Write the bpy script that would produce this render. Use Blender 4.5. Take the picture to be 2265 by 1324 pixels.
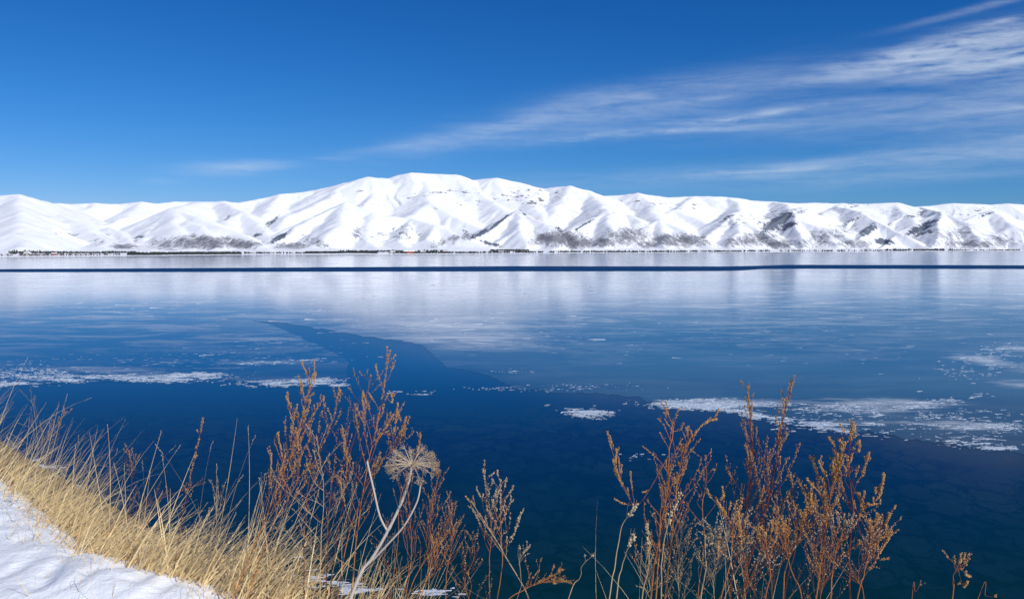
import bpy, math, random
import numpy as np
from mathutils import Vector
R = math.radians
for o in list(bpy.data.objects): bpy.data.objects.remove(o)
scene = bpy.context.scene
COL = scene.collection

# ------------------------------------------------------------------ camera, sky, sun, exposure
F, CX, HOR, H = 1961.0, 1132.5, 545.0, 40.0          # focal length in photo pixels, centre, horizon row, height above the lake
cd = bpy.data.cameras.new('camera'); cam = bpy.data.objects.new('camera', cd); COL.objects.link(cam)
cam.location = (0, 0, H); cam.rotation_euler = (R(90), 0, 0)
cd.sensor_width = 36; cd.lens = 36*F/2265; cd.shift_y = -(662-HOR)/2265
cd.clip_start = 0.05; cd.clip_end = 60000
scene.camera = cam
SUN_AZ, SUN_EL = 133, 37                              # azimuth clockwise from the view direction
SKY_STRENGTH = 0.10
vs = scene.view_settings
vs.view_transform = 'Standard'; vs.look = 'None'; vs.exposure = 0; vs.gamma = 1; vs.use_curve_mapping = False

def P(px, py, d):
    return Vector(((px-CX)/F*d, d, H-(py-HOR)/F*d))
def nd(t, typ, ins=None, **props):
    n = t.nodes.new(typ)
    for k, v in props.items(): setattr(n, k, v)
    for k, v in (ins or {}).items():
        s = n.inputs[k]
        if isinstance(v, bpy.types.NodeSocket): t.links.new(v, s)
        else: s.default_value = v
    return n
def ma(t, op, *a, clamp=False):
    n = nd(t, 'ShaderNodeMath', {i: v for i, v in enumerate(a)}, operation=op); n.use_clamp = clamp
    return n.outputs[0]
def ramp(t, fac, pts, mode='LINEAR'):
    n = nd(t, 'ShaderNodeValToRGB', {0: fac}); cr = n.color_ramp; cr.interpolation = mode
    while len(cr.elements) < len(pts): cr.elements.new(0.5)
    for e, (p, c) in zip(cr.elements, pts):
        e.position = p; e.color = (c, c, c, 1) if isinstance(c, (int, float)) else (*c, 1)
    return n.outputs[0]
def mixc(t, f, a, b):
    n = t.nodes.new('ShaderNodeMix'); n.data_type = 'RGBA'
    for s, v in ((n.inputs[0], f), (n.inputs[6], a), (n.inputs[7], b)):
        if isinstance(v, bpy.types.NodeSocket): t.links.new(v, s)
        else: s.default_value = v if isinstance(v, float) else (*v, 1)
    return n.outputs[2]
def blob_mask(t, vec, cx, cy, rx, ry, ang, strength, acc=None):
    m = nd(t, 'ShaderNodeMapping', {0: vec, 1: (cx, cy, 0), 2: (0, 0, R(ang)), 3: (rx, ry, 1e9)}, vector_type='TEXTURE')
    d = nd(t, 'ShaderNodeVectorMath', {0: m.outputs[0], 1: m.outputs[0]}, operation='DOT_PRODUCT').outputs['Value']
    e = ma(t, 'EXPONENT', ma(t, 'MULTIPLY', d, -1.0))
    return ma(t, 'MULTIPLY_ADD', e, strength, acc if acc is not None else 0.0)
def noise(t, vec, scale, detail=4, rough=0.5, dist=0.0, out=0):
    return nd(t, 'ShaderNodeTexNoise', {'Vector': vec, 'Scale': scale, 'Detail': detail, 'Roughness': rough, 'Distortion': dist}).outputs[out]
def mapping(t, vec, scale=(1, 1, 1), rot=(0, 0, 0), loc=(0, 0, 0)):
    return nd(t, 'ShaderNodeMapping', {0: vec, 1: loc, 2: rot, 3: scale}).outputs[0]

world = bpy.data.worlds.new('World'); scene.world = world; world.use_nodes = True
t = world.node_tree; t.nodes.clear()
sky = nd(t, 'ShaderNodeTexSky', sky_type='NISHITA', sun_disc=False, sun_elevation=R(SUN_EL), sun_rotation=R(SUN_AZ),
         altitude=1900, air_density=1.0, dust_density=0.5, ozone_density=3.0)
tc = nd(t, 'ShaderNodeTexCoord').outputs['Generated']
sx = nd(t, 'ShaderNodeSeparateXYZ', {0: tc}).outputs
az = ma(t, 'MULTIPLY', ma(t, 'ARCTAN2', sx[0], sx[1]), 57.2958)
el = ma(t, 'MULTIPLY', ma(t, 'ARCSINE', sx[2]), 57.2958)
# clear deep blue mountain air: per channel gain and contrast of the sky texture
sc = nd(t, 'ShaderNodeSeparateColor', {0: sky.outputs[0]}).outputs
SKY_G = ((2.10, 0.63), (1.22, 0.60), (1.00, 0.905))    # (power, gain) for r, g, b
chan = [ma(t, 'MULTIPLY', ma(t, 'POWER', ma(t, 'MULTIPLY', c, 0.1), p), g*10) for c, (p, g) in zip(sc, SKY_G)]
base = nd(t, 'ShaderNodeCombineColor', {0: chan[0], 1: chan[1], 2: chan[2]}).outputs[0]
ae = nd(t, 'ShaderNodeCombineXYZ', {0: az, 1: el, 2: 0.0}).outputs[0]
warp = nd(t, 'ShaderNodeVectorMath', {0: noise(t, mapping(t, ae, (0.10, 0.35, 1)), 1.0, 3, 0.5, out=1), 1: (0.5, 0.5, 0.5)}, operation='SUBTRACT').outputs[0]
wsc = nd(t, 'ShaderNodeVectorMath', {0: warp, 1: (3.0, .8, 0)}, operation='MULTIPLY').outputs[0]
aw = nd(t, 'ShaderNodeVectorMath', {0: ae, 1: wsc}, operation='ADD').outputs[0]
def sky_blob(px, py, rx, ry, ang, s, acc):
    u = (px-CX)/F; a = math.atan(u); e = math.atan(-(py-HOR)/F*math.cos(a))
    return blob_mask(t, aw, math.degrees(a), math.degrees(e), math.degrees(rx/F), math.degrees(ry/F), ang, s, acc)
soft = None
for b in ((1180, 268, 300, 24, 13, .34), (1500, 212, 330, 34, 7, .38), (1960, 246, 420, 34, 2, .36), (2350, 250, 300, 40, 4, .30), (930, 316, 150, 13, 9, .20),
          (530, 372, 90, 14, 4, .50), (2150, 348, 330, 16, 3, .34), (1790, 366, 130, 13, 5, .40), (1250, 300, 260, 16, 6, .2),
          (1500, 390, 420, 22, 2, .18), (2300, 310, 260, 14, 4, .35), (760, 347, 50, 5, 3, .16), (360, 405, 40, 6, 3, .12), (2000, 395, 300, 16, 2, .2)):
    soft = sky_blob(*b, soft)
crisp = None
for b in ((2010, 118, 150, 20, 12, 1.25), (2180, 92, 150, 17, 6, 1.3), (2230, 128, 180, 16, 6, 1.3), (2080, 140, 120, 6, 4, .9), (1640, 256, 95, 7, 4, .85), (1760, 240, 90, 5, 5, .4),
          (1490, 288, 150, 6, 2, .6), (1300, 300, 110, 5, 8, .35), (2190, 12, 130, 6, 8, .4), (2230, 45, 30, 5, 5, .7), (2520, 100, 200, 40, 6, .9), (1560, 218, 60, 4, 3, .3),
          (1650, 380, 110, 4, 2, .5), (2240, 240, 90, 5, 2, .45)):
    crisp = sky_blob(*b, crisp)
fib = noise(t, mapping(t, aw, (0.16, 1.5, 1), (0, 0, R(-7))), 1.0, 9, 0.62, 0.25)
fib2 = noise(t, mapping(t, aw, (0.9, 3.2, 1), (0, 0, R(14))), 1.0, 6, 0.6, 0.5)
fs = ma(t, 'MULTIPLY', ramp(t, fib, ((.32, .3), (.68, 1.35))), ramp(t, fib2, ((.25, .72), (.8, 1.15))))
fc = ramp(t, ma(t, 'ADD', ma(t, 'MULTIPLY', fib, .75), ma(t, 'MULTIPLY', fib2, .25)), ((.36, .05), (.60, 1.0)))
cl = ma(t, 'ADD', ma(t, 'MULTIPLY', soft, fs), ma(t, 'MULTIPLY', crisp, fc))
cl = ma(t, 'SUBTRACT', 1.0, ma(t, 'EXPONENT', ma(t, 'MULTIPLY', cl, -1.0)))
cl = ma(t, 'MULTIPLY', cl, 0.86, clamp=True)
skyc = mixc(t, cl, base, (6.6, 7.6, 8.9))
bg = nd(t, 'ShaderNodeBackground', {0: skyc, 1: SKY_STRENGTH})
nd(t, 'ShaderNodeOutputWorld', {0: bg.outputs[0]})

sl = bpy.data.lights.new('sun', 'SUN'); sl.energy = 4.05; sl.angle = R(0.53); sl.color = (1, .985, .945)
so = bpy.data.objects.new('sun', sl); COL.objects.link(so)
sdir = Vector((math.sin(R(SUN_AZ))*math.cos(R(SUN_EL)), math.cos(R(SUN_AZ))*math.cos(R(SUN_EL)), math.sin(R(SUN_EL))))
so.rotation_euler = sdir.to_track_quat('Z', 'Y').to_euler(); so.location = (30, -30, 90)

# ------------------------------------------------------------------ helpers: objects
def tag(o, label=None, cat=None, group=None, kind=None):
    for k, v in (('label', label), ('category', cat), ('group', group), ('kind', kind)):
        if v: o[k] = v
    return o
def empty(name, loc):
    o = bpy.data.objects.new(name, None); o.location = loc; o.empty_display_size = .1; COL.objects.link(o); return o
class MB:
    def __init__(s): s.v, s.f = [], []
    def tube(s, pts, r0, r1, n=4, cap=True, rad=None):
        k = len(pts)
        if k < 2: return
        b = len(s.v); up = Vector((.31, .17, .93)); 
        for i, p in enumerate(pts):
            d = (pts[min(i+1, k-1)]-pts[max(i-1, 0)])
            if d.length < 1e-9: d = Vector((0, 0, 1))
            d.normalize(); a = d.cross(Vector((0.2, -.95, .1))).normalized(); c = d.cross(a)
            r = rad[i] if rad else r0+(r1-r0)*i/(k-1)
            for j in range(n):
                w = 2*math.pi*j/n
                s.v.append(p+a*(r*math.cos(w))+c*(r*math.sin(w)))
        for i in range(k-1):
            for j in range(n):
                j2 = (j+1) % n
                s.f.append((b+i*n+j, b+i*n+j2, b+(i+1)*n+j2, b+(i+1)*n+j))
        if cap:
            s.f.append(tuple(b+j for j in range(n))[::-1]); s.f.append(tuple(b+(k-1)*n+j for j in range(n)))
    def ribbon(s, pts, w, side):
        b = len(s.v); k = len(pts)
        for i, p in enumerate(pts):
            ww = w*(1-.85*(i/(k-1))**1.6)
            s.v += [p-side*ww, p+side*ww]
        for i in range(k-1): s.f.append((b+2*i, b+2*i+1, b+2*i+3, b+2*i+2))
    def bud(s, c, r, d, l=1.6):
        b = len(s.v); a = d.orthogonal().normalized(); e = d.cross(a)
        s.v += [c-d*r*l, c+a*r, c+e*r*.85, c-a*r, c-e*r*.85, c+d*r*l]
        for j in range(4):
            j2 = (j+1) % 4
            s.f += [(b, b+1+j2, b+1+j), (b+5, b+1+j, b+1+j2)]
    def box(s, c, sx, sy, sz, rz=0):
        b = len(s.v); ca, sa = math.cos(rz), math.sin(rz)
        for z in (0, sz):
            for x, y in ((-1, -1), (1, -1), (1, 1), (-1, 1)):
                X, Y = x*sx/2, y*sy/2
                s.v.append(Vector((c[0]+X*ca-Y*sa, c[1]+X*sa+Y*ca, c[2]+z)))
        s.f += [(b+3, b+2, b+1, b), (b+4, b+5, b+6, b+7)]
        for j in range(4):
            j2 = (j+1) % 4; s.f.append((b+j, b+j2, b+4+j2, b+4+j))
    def build(s, name, mat, parent=None, smooth=True):
        me = bpy.data.meshes.new(name); off = parent_loc(parent)
        me.from_pydata([tuple(Vector(v)-off) for v in s.v], [], s.f)
        if smooth: me.polygons.foreach_set('use_smooth', [True]*len(me.polygons))
        me.materials.append(mat)
        o = bpy.data.objects.new(name, me); COL.objects.link(o); o.parent = parent
        return o
def parent_loc(p):
    v = Vector((0, 0, 0))
    while p: v = v+p.location; p = p.parent
    return v
def np_mesh(name, V, Fq, mat, attrs=None, smooth=True):
    me = bpy.data.meshes.new(name); me.vertices.add(len(V)); me.vertices.foreach_set('co', V.astype(np.float32).ravel())
    me.loops.add(Fq.size); me.loops.foreach_set('vertex_index', Fq.astype(np.int32).ravel())
    me.polygons.add(len(Fq)); me.polygons.foreach_set('loop_start', np.arange(0, Fq.size, 4, dtype=np.int32))
    me.update(calc_edges=True)
    me.polygons.foreach_set('use_smooth', np.full(len(Fq), smooth))
    for k, a in (attrs or {}).items():
        at = me.attributes.new(k, 'FLOAT', 'POINT'); at.data.foreach_set('value', a.astype(np.float32).ravel())
    me.materials.append(mat); o = bpy.data.objects.new(name, me); COL.objects.link(o); return o
def grid_faces(nr, nc):
    i = np.arange(nr-1)[:, None]*nc+np.arange(nc-1)[None, :]
    return np.stack([i, i+1, i+nc+1, i+nc], -1).reshape(-1, 4)
def lat(ix, iy, seed):
    h = (ix.astype(np.int64)*374761393+iy.astype(np.int64)*668265263+seed*1274126177) & 0x7fffffff
    h = ((h ^ (h >> 13))*1103515245+12345) & 0x7fffffff
    return ((h ^ (h >> 16)) & 0xffff)/32767.5-1
def vn(x, y, seed=0):
    ix, iy = np.floor(x), np.floor(y); fx, fy = x-ix, y-iy
    fx = fx*fx*fx*(fx*(fx*6-15)+10); fy = fy*fy*fy*(fy*(fy*6-15)+10)
    a, b, c, d = lat(ix, iy, seed), lat(ix+1, iy, seed), lat(ix, iy+1, seed), lat(ix+1, iy+1, seed)
    return (a+(b-a)*fx)*(1-fy)+(c+(d-c)*fx)*fy
def fbm(x, y, o=4, seed=0, g=.5):
    s = 0; a = 1; n = 0
    for i in range(o): s = s+a*vn(x*2**i+7.3*i, y*2**i-3.1*i, seed+i); n += a; a *= g
    return s/n

# ------------------------------------------------------------------ materials
def mat(name, col, rough=.8, var=None, vscale=30, spec=.25, transl=0):
    m = bpy.data.materials.new(name); m.use_nodes = True; t = m.node_tree; b = t.nodes['Principled BSDF']
    b.inputs['Roughness'].default_value = rough; b.inputs['Specular IOR Level'].default_value = spec
    if var:
        g = nd(t, 'ShaderNodeNewGeometry')
        n = noise(t, g.outputs['Position'], vscale, 4, .6)
        f = ma(t, 'ADD', ma(t, 'MULTIPLY', g.outputs['Random Per Island'], .55), ma(t, 'MULTIPLY', n, .5), clamp=True)
        t.links.new(mixc(t, f, col, var), b.inputs['Base Color'])
    else: b.inputs['Base Color'].default_value = (*col, 1)
    return m
M = {}
M['rust_stem'] = mat('rust_stem', (.27, .075, .018), .7, (.52, .19, .045), 25)
M['dark_stem'] = mat('dark_stem', (.11, .022, .012), .7, (.26, .065, .028), 25)
M['tan_stem'] = mat('tan_stem', (.34, .22, .10), .7, (.56, .41, .22), 25)
M['bud_gold'] = mat('bud_gold', (.31, .145, .050), .9, (.60, .36, .15), 60)
M['bud_brown'] = mat('bud_brown', (.28, .14, .055), .9, (.52, .32, .15), 60)
M['bud_pale'] = mat('bud_pale', (.38, .27, .14), .9, (.62, .50, .33), 60)
M['straw'] = mat('straw', (.50, .29, .10), .65, (1.0, .80, .44), 5)
M['straw_pale'] = mat('straw_pale', (.52, .38, .18), .65, (.78, .62, .36), 6)
M['hogweed'] = mat('hogweed', (.42, .34, .26), .6, (.64, .55, .45), 14)
M['hog_umbel'] = mat('hog_umbel', (.40, .28, .15), .8, (.62, .47, .30), 40)
M['hog_ray'] = mat('hog_ray', (.55, .43, .29), .8, (.70, .58, .42), 40)
M['conifer'] = mat('conifer', (.022, .030, .030), .95, (.05, .058, .055), .02)
M['bare_wood'] = mat('bare_wood', (.09, .07, .06), .95, (.16, .13, .12), .02)
M['house_wall'] = mat('house_wall', (.5, .46, .40), .9, (.62, .58, .52), .3)
M['red_wall'] = mat('red_wall', (.34, .09, .05), .9, (.40, .13, .08), .3)
M['roof_snow'] = mat('roof_snow', (.78, .79, .80), .8, (.84, .84, .85), .3)
M['window_dark'] = mat('window_dark', (.03, .035, .045), .2)
M['pylon'] = mat('pylon', (.16, .16, .17), .6)

# ------------------------------------------------------------------ far mountains and far shore
SH_PX = np.array([-1400, -300, 0, 280, 540, 1130, 1700, 2265, 3600.])
SH_PY = np.array([575, 571, 569, 565.5, 563.5, 561, 557.5, 555, 553.])
def shore_d(px):
    py = np.interp(px, SH_PX, SH_PY)+.7*fbm(np.asarray(px)/70., np.zeros_like(np.asarray(px, float)), 4, 91)
    return F*H/(py-HOR)
SKYL = [(-900, 470, 8000), (-600, 462, 7000), (-300, 452, 6500), (-150, 447, 6300), (-60, 438, 6200), (0, 432, 6200), (30, 430, 6200), (60, 437, 6400), (95, 448, 6900), (150, 451, 7600),
        (205, 449, 7800), (260, 452, 8000), (305, 447, 8000), (340, 450, 8100), (375, 446, 8200), (440, 446, 8300), (490, 445, 8300), (520, 448, 8500),
        (560, 443, 8700), (620, 430, 8800), (700, 420, 9000), (760, 405, 9000), (808, 391, 9000), (850, 394, 9200), (880, 386, 9300), (908, 382, 9300),
        (960, 384, 9500), (1000, 386, 9500), (1035, 399, 9500), (1060, 396, 9600), (1095, 393, 9500), (1150, 404, 9500), (1200, 418, 9600),
        (1235, 413, 9500), (1258, 411, 9400), (1290, 420, 9500), (1330, 434, 9700), (1380, 431, 9700), (1410, 427, 9600), (1480, 437, 9900),
        (1530, 434, 10000), (1565, 434, 10000), (1620, 436, 10100), (1660, 443, 10300), (1710, 446, 10400), (1750, 450, 10500), (1800, 448, 10700),
        (1900, 451, 10900), (1960, 449, 10900), (1985, 448, 10900), (2015, 458, 11000), (2060, 455, 11200), (2110, 449, 11200), (2180, 453, 11300),
        (2225, 450, 11300), (2265, 453, 11300), (2400, 446, 11500), (2600, 458, 11800), (2900, 450, 12200)]
RIDGES = [  # (flank slope, crest rounding in m, fluting, [(px, py, distance), ...])
    (.42, 90, .22, SKYL),
    (.50, 60, .3, [(30, 431, 6150), (45, 480, 5100), (25, 545, 4150)]),
    (.50, 50, .3, [(95, 449, 6700), (160, 484, 5900), (222, 530, 5100), (230, 552, 4700)]),
    (.50, 40, .3, [(-60, 440, 6100), (-90, 490, 5000), (-80, 548, 4100)]),
    (.48, 30, .3, [(245, 505, 6000), (215, 525, 5400), (190, 551, 4900)]),
    (.48, 30, .3, [(245, 505, 6000), (275, 525, 5500), (300, 552, 5000)]),
    (.50, 50, .25, [(205, 449, 7750), (178, 468, 7200), (235, 497, 6700)]),
    (.50, 50, .25, [(305, 447, 8000), (285, 470, 7300), (245, 500, 6700)]),
    (.50, 60, .25, [(440, 446, 8200), (400, 456, 7300), (385, 463, 6500), (388, 500, 5700), (420, 550, 5000)]),
    (.55, 40, .45, [(385, 463, 6500), (470, 493, 6000), (540, 522, 5600), (592, 551, 5200)]),
    (.55, 40, .35, [(385, 463, 6500), (335, 498, 6000), (310, 540, 5400)]),
    (.52, 40, .45, [(430, 488, 5900), (470, 525, 5350), (480, 552, 5000)]),
    (.50, 50, .25, [(490, 446, 8300), (530, 468, 7500), (575, 505, 6800), (600, 545, 6000)]),
    (.50, 40, .25, [(530, 468, 7500), (495, 492, 7000), (478, 510, 6600)]),
    (.46, 60, .25, [(620, 431, 8800), (590, 462, 8000), (555, 497, 7200)]),
    (.46, 60, .25, [(760, 406, 9000), (720, 440, 8200), (640, 475, 7400), (600, 520, 6700)]),
    (.50, 40, .3, [(770, 449, 6900), (700, 478, 6500), (630, 520, 6100), (598, 544, 5700)]),
    (.50, 50, .35, [(770, 449, 6900), (745, 495, 6100), (690, 548, 5500)]),
    (.50, 40, .35, [(770, 449, 6900), (830, 475, 6700), (900, 482, 6700), (965, 500, 6400), (1030, 526, 6100), (1082, 548, 5900)]),
    (.50, 30, .4, [(820, 473, 6700), (800, 515, 6100), (840, 550, 5600)]),
    (.50, 30, .4, [(905, 483, 6700), (880, 520, 6100), (905, 550, 5700)]),
    (.50, 30, .4, [(965, 500, 6400), (950, 528, 6000), (975, 550, 5700)]),
    (.45, 50, .25, [(908, 383, 9300), (850, 420, 8700), (800, 455, 8000)]),
    (.42, 60, .25, [(930, 384, 9400), (950, 420, 8700), (950, 449, 8000), (905, 475, 7500)]),
    (.50, 40, .25, [(950, 449, 8000), (1005, 478, 7600), (1065, 507, 7200)]),
    (.42, 50, .3, [(1035, 399, 9500), (1065, 430, 8900), (1110, 462, 8300), (1150, 490, 7700)]),
    (.42, 50, .3, [(1150, 404, 9500), (1165, 440, 8800), (1200, 480, 8000)]),
    (.55, 18, .3, [(1148, 467, 7000), (1105, 490, 6700), (1048, 527, 6300)]),
    (.55, 22, .45, [(1148, 467, 7000), (1205, 496, 6600), (1262, 520, 6300), (1302, 549, 6000)]),
    (.55, 30, .4, [(1148, 467, 7000), (1150, 505, 6400), (1165, 549, 5900)]),
    (.52, 30, .4, [(1205, 496, 6600), (1220, 525, 6200), (1235, 549, 5900)]),
    (.43, 60, .2, [(1258, 411, 9400), (1232, 445, 8700), (1210, 490, 7900)]),
    (.43, 60, .2, [(1300, 422, 9500), (1330, 445, 8700), (1345, 466, 7900)]),
    (.52, 40, .3, [(1345, 466, 7800), (1300, 492, 7200), (1245, 514, 6800)]),
    (.52, 40, .4, [(1345, 466, 7800), (1350, 505, 6800), (1335, 550, 6200)]),
    (.50, 50, .35, [(1345, 466, 7800), (1385, 473, 7900), (1415, 490, 7500)]),
    (.43, 50, .3, [(1410, 428, 9600), (1440, 455, 9000), (1455, 486, 7800)]),
    (.52, 35, .45, [(1455, 486, 7700), (1415, 515, 7100), (1400, 548, 6600)]),
    (.52, 35, .45, [(1455, 486, 7700), (1480, 520, 7000), (1475, 550, 6500)]),
    (.52, 35, .4, [(1455, 486, 7700), (1520, 510, 7300), (1582, 549, 6800)]),
    (.45, 40, .3, [(1530, 435, 9900), (1500, 464, 8900), (1460, 482, 8500)]),
    (.47, 40, .3, [(1500, 464, 8900), (1545, 488, 8500), (1580, 505, 8200)]),
    (.45, 40, .3, [(1620, 437, 10000), (1640, 460, 9300), (1615, 475, 8300)]),
    (.55, 20, .3, [(1615, 475, 8300), (1580, 510, 7700), (1552, 546, 7100)]),
    (.55, 25, .45, [(1615, 475, 8300), (1632, 515, 7500), (1620, 551, 6900)]),
    (.55, 25, .4, [(1615, 475, 8300), (1685, 515, 7700), (1748, 549, 7200)]),
    (.45, 40, .3, [(1710, 447, 10300), (1745, 452, 9700), (1748, 465, 9000)]),
    (.62, 18, .25, [(1748, 465, 9000), (1710, 492, 8700), (1688, 508, 8500)]),
    (.66, 22, .3, [(1748, 465, 9000), (1762, 487, 8500), (1768, 520, 7900), (1775, 551, 7400)]),
    (.55, 25, .45, [(1762, 484, 8600), (1850, 510, 8200), (1935, 550, 7700)]),
    (.50, 25, .45, [(1810, 498, 8400), (1845, 528, 7900), (1860, 551, 7600)]),
    (.45, 40, .3, [(1860, 450, 10800), (1832, 468, 10000), (1800, 485, 9600)]),
    (.62, 20, .3, [(1850, 456, 10200), (1902, 470, 9600), (1962, 500, 9000), (2060, 549, 8300)]),
    (.60, 20, .3, [(1940, 490, 9200), (1915, 515, 8800), (1900, 535, 8400)]),
    (.60, 20, .3, [(1990, 515, 8900), (1970, 535, 8500), (1950, 549, 8200)]),
    (.45, 40, .3, [(1985, 449, 10900), (2000, 470, 10300), (2020, 495, 9800)]),
    (.66, 18, .3, [(2040, 458, 11000), (2075, 468, 10000), (2075, 500, 9200), (2070, 551, 8400)]),
    (.55, 25, .45, [(2075, 468, 10000), (2150, 500, 9400), (2230, 530, 9000), (2290, 550, 8600)]),
    (.50, 25, .45, [(2140, 498, 9400), (2160, 530, 8800), (2150, 552, 8500)]),
    (.45, 30, .3, [(2190, 466, 10800), (2130, 490, 10300)]),
    (.45, 30, .3, [(2190, 466, 10800), (2240, 500, 10000), (2330, 530, 9500), (2400, 552, 9000)]),
    (.50, 40, .3, [(2400, 447, 11500), (2420, 480, 10500), (2480, 552, 9000)]),
    (.50, 40, .3, [(2600, 459, 11800), (2640, 490, 10500), (2680, 552, 9300)]),
    (.50, 40, .3, [(-300, 453, 6500), (-280, 490, 5200), (-260, 548, 4200)]),
    (.50, 40, .3, [(-600, 463, 7000), (-560, 500, 5600), (-520, 548, 4500)]),
]
RP = []
for sl_, r_, fl_, pts in RIDGES:
    RP.append((sl_, r_, fl_, np.array([tuple(P(*p)) for p in pts])))
def terrain(X, Y):
    px = X/Y*F+CX
    ds = shore_d(px); e = Y-ds
    foot = ds+900+250*vn(px/160., px*0, 5)
    base = np.where(e < 0, e*.05, 2.0*(1-np.exp(-np.maximum(e, 0)/15))+np.maximum(e, 0)*.012+np.maximum(Y-foot, 0)*.035)
    base = base+np.clip(e/400, 0, 1)*3*fbm(X/120, Y/120, 3, 3)
    wx = X+55*fbm(X/420, Y/420, 3, 11)+14*fbm(X/90, Y/90, 2, 17); wy = Y+55*fbm(X/420, Y/420, 3, 23)
    best = base
    for k, (sl_, r_, fl_, pp) in enumerate(RP):
        xm, xM = pp[:, 0].min()-1700, pp[:, 0].max()+1700
        sel = (X > xm) & (X < xM)
        if not sel.any(): continue
        x, y = wx[sel], wy[sel]
        hb = np.full(x.shape, -1e9); nx = np.zeros_like(x); ny = np.zeros_like(x); cx = np.zeros_like(x); cy = np.zeros_like(x); dd = np.zeros_like(x)
        for a, b in zip(pp[:-1], pp[1:]):
            ab = b[:2]-a[:2]; L2 = (ab**2).sum()
            tt = np.clip(((x-a[0])*ab[0]+(y-a[1])*ab[1])/L2, 0, 1)
            qx, qy = a[0]+ab[0]*tt, a[1]+ab[1]*tt
            dx, dy = x-qx, y-qy; d = np.sqrt(dx*dx+dy*dy)
            h = a[2]+(b[2]-a[2])*tt-sl_*d
            m = h > hb
            hb = np.where(m, h, hb); dd = np.where(m, d, dd); cx = np.where(m, qx, cx); cy = np.where(m, qy, cy)
            nx = np.where(m, dx/(d+1), nx); ny = np.where(m, dy/(d+1), ny)
        r_ = r_*.6; dr = np.sqrt(dd*dd+r_*r_)-r_
        fl = fbm(cx/330+nx*1.6, cy/330+ny*1.6, 3, 40+k, .6)
        fl = fl_*fl*np.clip(dd/220, 0, 1)
        # concave foot: flanks ease out towards the bottom
        h = hb+sl_*dd-sl_*dr*(1+fl)
        cur = best[sel]
        kk = 9.0
        mx = np.maximum(cur, h); mn = np.minimum(cur, h)
        best[sel] = mx+kk*np.log1p(np.exp(np.clip((mn-mx)/kk, -30, 0)))*.6
    hh = np.clip((best-30)/150, 0, 1)
    best = best+hh*(4*fbm(X/140, Y/140, 4, 61, .55)+1.5*fbm(X/38, Y/38, 2, 66))
    return best

SCRUB = [(450, 535, 95, 15, 0, 1.0), (380, 540, 50, 12, 0, .9), (530, 540, 50, 12, 0, .9), (225, 532, 45, 14, 0, .42), (270, 545, 40, 6, 0, .9), (150, 520, 45, 14, -30, .28), (60, 520, 30, 20, 30, .18),
         (1240, 527, 55, 18, 0, 1.15), (1275, 538, 40, 12, 0, 1.2), (1190, 535, 30, 12, 0, .7), (1390, 522, 50, 22, 0, .95), (1340, 535, 35, 12, 0, .9), (1430, 540, 30, 10, 0, .9), (1500, 531, 65, 15, 0, 1.0),
         (1670, 530, 60, 16, 0, .9), (1720, 540, 35, 10, 0, 1.0), (1625, 535, 25, 12, 0, .8), (1840, 518, 70, 20, 15, .62), (1800, 538, 60, 12, 0, .72), (1890, 538, 45, 10, 0, .8), (2110, 520, 60, 24, 10, .62),
         (2150, 540, 90, 10, 0, .85), (2220, 530, 60, 14, 0, .6), (2350, 530, 90, 18, 0, .7), (830, 520, 60, 14, 10, .42), (900, 520, 50, 15, 10, .5), (1000, 532, 60, 12, 15, .72), (985, 508, 50, 10, 10, .3), (700, 535, 50, 10, -20, .6),
         (640, 543, 40, 8, 0, .9), (790, 515, 18, 14, 60, .6), (895, 515, 18, 16, 60, .6), (1200, 480, 20, 12, 40, .22), (1150, 470, 14, 6, 40, .5), (1480, 500, 60, 12, 20, .2), (1260, 440, 40, 10, 10, .14)]
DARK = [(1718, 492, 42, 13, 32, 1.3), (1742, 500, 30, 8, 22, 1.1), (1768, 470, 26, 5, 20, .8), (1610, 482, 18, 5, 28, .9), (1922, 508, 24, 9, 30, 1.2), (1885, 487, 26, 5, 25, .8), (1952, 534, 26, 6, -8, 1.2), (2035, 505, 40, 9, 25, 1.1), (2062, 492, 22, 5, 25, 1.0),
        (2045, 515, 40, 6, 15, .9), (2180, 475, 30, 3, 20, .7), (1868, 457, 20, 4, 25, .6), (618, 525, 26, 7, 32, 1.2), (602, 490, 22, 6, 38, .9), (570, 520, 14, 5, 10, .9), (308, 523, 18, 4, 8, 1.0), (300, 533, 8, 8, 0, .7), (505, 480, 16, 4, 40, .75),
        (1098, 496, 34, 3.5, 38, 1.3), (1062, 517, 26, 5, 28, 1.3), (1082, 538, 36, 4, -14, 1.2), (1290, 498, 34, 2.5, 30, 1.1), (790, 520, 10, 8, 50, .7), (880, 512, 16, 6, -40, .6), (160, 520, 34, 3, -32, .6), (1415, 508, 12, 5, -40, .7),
        (1230, 505, 14, 3, 0, .8), (1028, 511, 10, 3, -10, .9), (963, 462, 5, 3, 0, .9), (1160, 473, 10, 3, -35, .9), (2020, 478, 24, 4, 12, .6)]
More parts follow.
